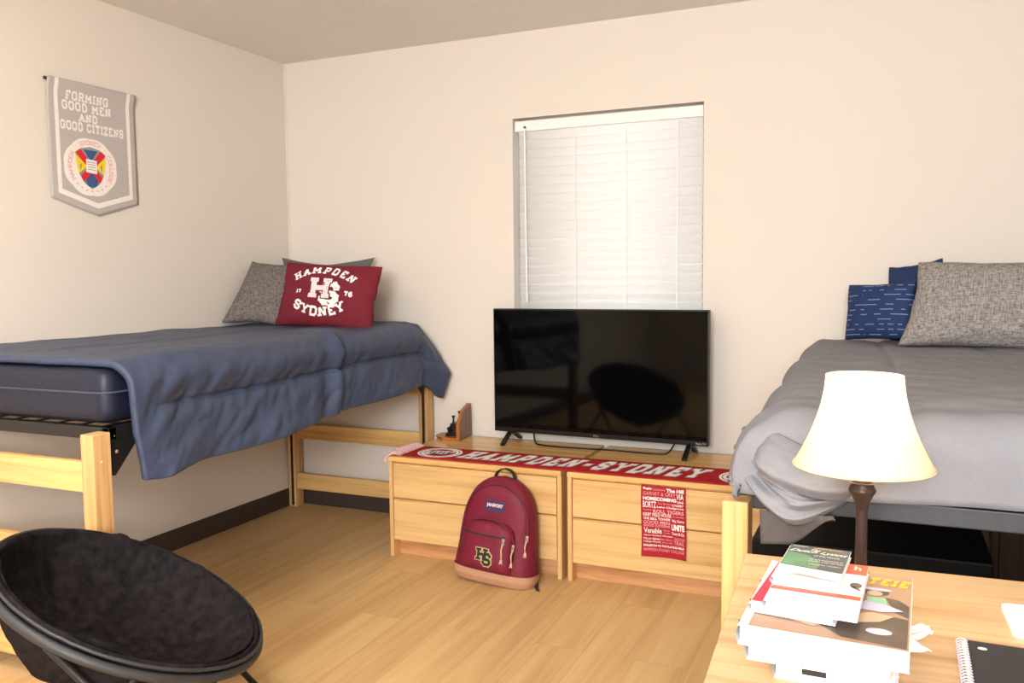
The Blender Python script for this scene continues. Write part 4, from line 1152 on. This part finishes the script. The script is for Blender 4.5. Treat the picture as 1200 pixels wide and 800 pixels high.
# ================================================================== UNDER THE RIGHT BED
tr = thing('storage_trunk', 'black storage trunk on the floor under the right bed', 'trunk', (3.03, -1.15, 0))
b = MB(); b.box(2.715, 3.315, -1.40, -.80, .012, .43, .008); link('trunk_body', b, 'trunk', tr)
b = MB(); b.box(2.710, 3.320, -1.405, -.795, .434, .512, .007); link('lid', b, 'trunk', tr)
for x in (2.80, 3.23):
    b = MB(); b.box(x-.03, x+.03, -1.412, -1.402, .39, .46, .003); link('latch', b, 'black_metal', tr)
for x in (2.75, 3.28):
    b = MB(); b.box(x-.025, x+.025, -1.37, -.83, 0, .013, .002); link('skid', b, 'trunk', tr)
cb = thing('cabinet', 'wooden cabinet under the right bed, with the shade there put into its dark colour', 'cabinet', (3.49, -.75, 0))
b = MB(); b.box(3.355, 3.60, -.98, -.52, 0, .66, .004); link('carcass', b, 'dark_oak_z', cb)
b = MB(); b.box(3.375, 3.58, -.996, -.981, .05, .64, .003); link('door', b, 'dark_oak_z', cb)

# ================================================================== DESK
DZ = 0.735
RD = Matrix.Rotation(math.radians(2.8), 3, 'Z')
dk = thing('desk', 'pale oak desk in the right foreground holding lamp and books', 'desk', (2.813, -2.231, 0), RD)
DW, DD = .90, .62
b = MB(); b.box(0, DW, -DD, 0, DZ-.028, DZ, .006, 3); link('desktop', b, 'desk', dk, world=False)
b = MB(); b.box(.004, .026, -DD+.02, -.01, 0, DZ-.028, .002); link('side_panel', b, 'oak_z', dk, world=False)
b = MB(); b.box(DW-.40, DW-.378, -DD+.02, -.01, 0, DZ-.028, .002); link('side_panel', b, 'oak_z', dk, world=False)
b = MB(); b.box(DW-.026, DW-.004, -DD+.02, -.01, 0, DZ-.028, .002); link('side_panel', b, 'oak_z', dk, world=False)
b = MB(); b.box(.026, DW-.026, -.030, -.012, .28, DZ-.028, .002); link('back_panel', b, 'oak_x', dk, world=False)
for z0, z1 in ((.06, .27), (.275, .48), (.485, .69)):
    b = MB(); b.box(DW-.376, DW-.028, -DD+.006, -DD+.024, z0, z1, .003); dr = link('drawer', b, 'oakp_x', dk, world=False)
b = MB(); b.box(.03, DW-.405, -DD+.012, -DD+.03, DZ-.115, DZ-.03, .003); link('drawer', b, 'oakp_x', dk, world=False)
DM = WM[dk.name]

# ================================================================== LAMP
lx, ly = 3.0195, -2.345
lp = thing('table_lamp', 'lit bronze table lamp with cream bell shade on the desk', 'lamp', (lx, ly, DZ))
b = MB(); b.lathe([(0, 0), (.050, 0), (.052, .006), (.046, .012), (.030, .016), (.016, .024), (.0095, .032), (0, .032)], 40, 0, 0); link('base', b, 'lampmetal', lp, smooth=True, world=False)
b = MB(); b.lathe([(.0, .03), (.0098, .03), (.0092, .12), (.0092, .138), (0, .138)], 24); link('stem', b, 'lampmetal', lp, smooth=True, world=False)
b = MB(); b.lathe([(0, .134), (.009, .134), (.0105, .138), (.0115, .146), (.0165, .158), (.0215, .166), (.0218, .170), (.0205, .172), (.0190, .176), (.0160, .186), (.0100, .193), (.0085, .205), (0, .205)], 32); link('turned_neck', b, 'lampmetal', lp, smooth=True, world=False)
b = MB(); b.lathe([(.0120, .1795), (.028, .1835), (.029, .1850), (.0120, .1830)], 40); link('saucer_ring', b, 'steel', lp, smooth=True, world=False)
SB, ST = .209, .362
prof = []
for k in range(25):
    q = k/24; prof.append((.0605+(.111-.0605)*((1-q)**1.75), SB+(ST-SB)*q))
b = MB(); b.lathe(prof, 72)
o = link('lamp_shade', b, 'shade', lp, smooth='all', world=False); mod_solid(o, .0012, 0)
b = MB(); b.grid(lambda u, v: ((.1113+.0014*math.cos(v*2*PI))*math.cos(u*2*PI), (.1113+.0014*math.cos(v*2*PI))*math.sin(u*2*PI), SB+.001+.0014*math.sin(v*2*PI)), 72, 8, True, True)
b.grid(lambda u, v: ((.0606+.0012*math.cos(v*2*PI))*math.cos(u*2*PI), (.0606+.0012*math.cos(v*2*PI))*math.sin(u*2*PI), ST+.0012*math.sin(v*2*PI)), 72, 8, True, True)
islands('shade_trim', b, 'shade', o, smooth='all', world=False)
b = MB(); b.lathe([(0, .205), (.012, .205), (.012, .232), (0, .232)], 20); sk = link('socket', b, 'lampmetal', lp, smooth=True, world=False)
b = MB(); b.sphere((0, 0, .268), .028, 20, (1, 1, 1.15)); link('bulb', b, 'bulb', lp, smooth='all', world=False)
b = MB(); b.tube([(.0605, 0, .355), (0, 0, .357), (-.0605, 0, .355)], .0012, 6); b.tube([(0, .0605, .355), (0, 0, .357), (0, -.0605, .355)], .0012, 6)
b.tube([(0, 0, .357), (.036, 0, .30), (.034, 0, .25), (.010, 0, .212)], .0013, 6); b.tube([(0, 0, .357), (-.036, 0, .30), (-.034, 0, .25), (-.010, 0, .212)], .0013, 6); link('harp', b, 'steel', lp, smooth='all', world=False)
pl = bpy.data.lights.new('bulb_light', 'POINT'); pl.energy = LAMP_W; pl.color = (1.0, .92, .80); pl.shadow_soft_size = .035
po = bpy.data.objects.new('bulb_light', pl); po.location = (0, 0, .318); C.objects.link(po); po.parent = lp

# ================================================================== BOOKS
def book(label, corners_xy, z0, z1, cover, spine_left=True, name='book', page_in=.004, cov_t=.0018, rounded=True):
    """a book lying flat; corners_xy = back-left corner, width, depth, rotation in degrees"""
    x, y, w_, d_, deg = corners_xy
    t = thing(name, label, 'book', (x, y, z0), Matrix.Rotation(math.radians(deg), 3, 'Z'), 'books stacked on the desk')
    h = z1-z0
    b = MB(); b.box(.002, w_-page_in, -d_+page_in, -page_in, cov_t, h-cov_t, .0008); link('pages', b, 'page', t, world=False)
    b = MB(); b.box(0, w_, -d_, 0, h-cov_t, h, .0006); fc = link('front_cover', b, cover, t, world=False)
    b = MB(); b.box(0, w_, -d_, 0, 0, cov_t, .0006); link('back_cover', b, cover, t, world=False)
    b = MB()
    b.grid(lambda u, v: (.001-.004*math.sin(v*PI), -d_*u, h*v), 2, 9); b.grid(lambda u, v: (.0025, -d_*u, h*v), 2, 2)
    link('spine', b, cover, t, world=False)
    return t, fc, h
def ink(fc, h, mat, name, draw, lift=.0004):
    bb = MB(); draw(bb, lambda a, q: (a, q, h+lift)); return (link if name == 'lettering' else islands)(name, bb, mat, fc, world=False)
# bottom, narrow thick white book
z = DZ
t, fc, h = book('thick white book at the very bottom of the stack on the desk', (2.928, -2.515, .150, .222, -1), z, z+.030, 'gloss_white')
b = MB(); b.box(.035, .065, -.2232, -.2222, .012, .020); link('label_bar', b, 'dark_print', t, world=False); z += .030
t, fc, h = book('white covered textbook with green flecks, second from the bottom', (2.896, -2.525, .176, .236, -1), z, z+.026, 'gloss_white')
b = MB()
for k in range(7): b.box(.030+.016*k, .040+.017*k, -.2368, -.2361, .0245, .0262)
link('green_flecks', b, 'cover_green', t, world=False); z += .0262
t, fc, h = book('thin grey white paperback below the large photo cover textbook', (2.898, -2.535, .182, .232, -2), z, z+.012, 'page'); z += .0122
# crumpled papers tucked under the textbook, sticking out on the right
lo_ = z
b = MB(); b.grid(lambda u, v: (3.035+.069*u+.004*fbm(v*9, u*2, 3)*u+.010*math.sin(v*7)*u, -2.665-.085*v, lo_+.0009+(.008*sstep(.62, 1, u)*(.4+fbm(u*6, v*9, 1)))), 20, 30)
o = link('loose_paper', b, 'page', smooth='all'); mod_solid(o, .0008, 0); origin(o, (3.07, -2.70, lo_)); tag(o, 'crumpled white papers sticking out on the right of the book stack', 'paper')
z += .0022
# large textbook with photo cover
t, fc, h = book('large textbook with brown photo cover and yellow title letters', (2.8985, -2.550, .195, .262, -2.2), z, z+.026, 'gloss_white')
TBz = z+.026
ink(fc, h, 'photo_brown', 'cover_photo', lambda bb, f: blob(bb, f, [(.012, -.001), (.194, -.001), (.194, -.261), (.012, -.261)]))
ink(fc, h, 'photo_dark', 'cover_photo', lambda bb, f: (blob(bb, f, [(.085, -.215), (.120, -.250), (.192, -.258), (.192, -.165), (.160, -.158), (.118, -.165)]), blob(bb, f, [(.162, -.094), (.180, -.100), (.192, -.118), (.192, -.160), (.176, -.146)]), blob(bb, f, [(.112, -.112), (.128, -.110), (.120, -.128), (.112, -.13)]), disc(bb, f, .150, -.078, .017, .013)), .0007)
ink(fc, h, 'photo_skin', 'cover_photo', lambda bb, f: (blob(bb, f, [(.112, -.180), (.150, -.155), (.175, -.162), (.160, -.185), (.124, -.202)]), disc(bb, f, .149, -.084, .010, .010), blob(bb, f, [(.06, -.222), (.108, -.19), (.112, -.203), (.085, -.232)])), .0010)
ink(fc, h, 'photo_lilac', 'cover_photo', lambda bb, f: (blob(bb, f, [(.118, -.148), (.146, -.108), (.186, -.140), (.160, -.152)]), disc(bb, f, .160, -.218, .015, .010), disc(bb, f, .151, -.068, .019, .006)), .0013)
ink(fc, h, 'photo_mint', 'cover_photo', lambda bb, f: blob(bb, f, [(.140, -.100), (.163, -.100), (.166, -.122), (.142, -.122)]), .0016)
ink(fc, h, 'yellow_ink', 'lettering', lambda bb, f: word(bb, 'TEIE', .139, .191, -.050, -.020, f, t=.26, gap=.2, shear=.2), .0010)
b = MB()
for k in range(9): b.sphere((-.0025, -.03-.026*k, .010+.005*(k % 3)), .0032, 8, (.35, 1.2, .8))
link('spine_marks', b, 'dark_print', t, world=False)
z = TBz+.0018
t, fc, h = book('crimson and white book lying crooked under the red banded paperback', (2.9135, -2.590, .105, .180, -5.5), z, z+.012, 'gloss_white')
ink(fc, h, 'crimson', 'cover_band', lambda bb, f: blob(bb, f, [(.0005, -.0005), (.0225, -.0005), (.0225, -.172), (.0005, -.172)])); z += .0124
t, fc, h = book('white paperback with orange red bands and a small h, second from the top', (2.9260, -2.600, .110, .185, -3), z, z+.012, 'gloss_white')
ink(fc, h, 'orange_red', 'cover_band', lambda bb, f: (blob(bb, f, [(.0005, -.0005), (.1095, -.0005), (.1095, -.044), (.0005, -.044)]), blob(bb, f, [(.0005, -.128), (.1095, -.128), (.1095, -.142), (.0005, -.142)])))
ink(fc, h, 'white_print', 'lettering', lambda bb, f: (text_in(bb, 'h', .0925, .1015, -.026, -.010, f, .02)), .0008)
ink(fc, h, 'photo_dark', 'cover_photo', lambda bb, f: (disc(bb, f, .100, -.088, .0075, .010), blob(bb, f, [(.098, -.092), (.108, -.104), (.106, -.107), (.094, -.096)]), blob(bb, f, [(.004, -.06), (.010, -.06), (.012, -.10), (.002, -.11)])), .0008); z += .0124
t, fc, h = book('dark green and white book with script title on top of the stack', (2.9290, -2.575, .083, .150, -4), z, z+.010, 'gloss_white')
ink(fc, h, 'cover_teal', 'cover_photo', lambda bb, f: blob(bb, f, [(.0005, -.0005), (.0825, -.0005), (.0825, -.104), (.0005, -.094)]))
ink(fc, h, 'cover_green', 'cover_photo', lambda bb, f: blob(bb, f, [(.0005, -.036), (.026, -.040), (.044, -.058), (.052, -.080), (.048, -.098), (.0005, -.0935)]), .0006)
for tx in (('The', .030, .044, -.0225, -.0145, .02, .4), ('Dutch Lyons', .004, .080, -.036, -.0215, .02, .5), ('of the House', .038, .072, -.046, -.039), ('the selected stories of', .034, .078, -.062, -.057), ('a modern writer with notes', .034, .080, -.070, -.065), ('edited by readers', .036, .078, -.084, -.079), ('MODERN', .004, .024, -.0095, -.006, .02)):
    ink(fc, h, 'white_print', 'lettering', lambda bb, f: text_in(bb, *tx[:5], f, *tx[5:]), .0009)
ink(fc, h, 'yellow_ink', 'lettering', lambda bb, f: text_in(bb, 'LIBRARY EDITION', .034, .072, -.0105, -.006, f, .03), .0009)
ink(fc, h, 'grey_print', 'cover_photo', lambda bb, f: blob(bb, f, [(.016, -.131), (.030, -.126), (.046, -.128), (.060, -.134), (.080, -.137), (.080, -.140), (.05, -.137), (.03, -.134)]), .0006)
# ================================================================== NOTEBOOK, KEYBOARD
RN = Matrix.Rotation(math.radians(-1), 3, 'Z')
nb = thing('notebook', 'black spiral notebook lying on the desk near the front', 'notebook', (3.153, -2.534, DZ), RN)
b = MB(); b.box(.006, .215, -.275, 0, .0012, .008, .0006); link('pages', b, 'page', nb, world=False)
b = MB(); b.box(.010, .217, -.277, .001, .0082, .0092, .0004); cv = link('front_cover', b, 'notebook', nb, world=False)
b = MB(); b.box(.010, .217, -.277, .001, 0, .0010, .0004); link('back_cover', b, 'notebook', nb, world=False)
b = MB()
for k in range(30):
    yy = -.006-.265*k/29
    b.tube([(.0055+.0075*math.cos(a), yy+.0016*a/PI, .0065+.0062*math.sin(a)) for a in [2*PI*i/12 for i in range(13)]], .0009, 5)
for_holes = MB()
for k in range(30): for_holes.box(.0125, .0155, -.008-.265*k/29, -.0045-.265*k/29, .0092, .0095)
link('punched_holes', for_holes, 'dark_print', nb, world=False)
link('spiral', b, 'wire', nb, smooth='all', world=False)
b = MB(); disc(b, lambda a, q: (a, q, .0095), .030, -.024, .0060, .0048); link('punch_hole', b, 'page', cv, world=False)
b = MB(); ring(b, lambda a, q: (a, q, .0095), .088, -.070, .0085, .0115, 40); text_in(b, 'A', .083, .093, -.076, -.065, lambda a, q: (a, q, .0095), .05); link('emblem', b, 'grey_print', cv, world=False)

kb = thing('keyboard', 'thin white keyboard lying on the desk at the right edge', 'keyboard', (3.226, -2.352, DZ), Matrix.Rotation(math.radians(2), 3, 'Z'))
b = MB()
out = []; KW, KD, r = .40, .125, .012
for cx, cy, a0 in ((KW-r, -r, 0), (r, -r, 90), (r, -KD+r, 180), (KW-r, -KD+r, 270)):
    for k in range(6):
        a = math.radians(a0+18*k); out.append((cx+r*math.cos(a), cy+r*math.sin(a)))
b.prism(out, .007, lambda a, q, h: (a, q, h)); link('shell', b, 'keyboard', kb, world=False)
for rr_ in range(5):
    y1 = -.012-.0215*rr_; n = 14
    for k in range(n):
        x1 = .012+.0270*k
        b = MB(); b.box(x1, x1+.0225, y1-.0175, y1, .0071, .0092, .0008, 1); link('key', b, 'keycap', kb, world=False)
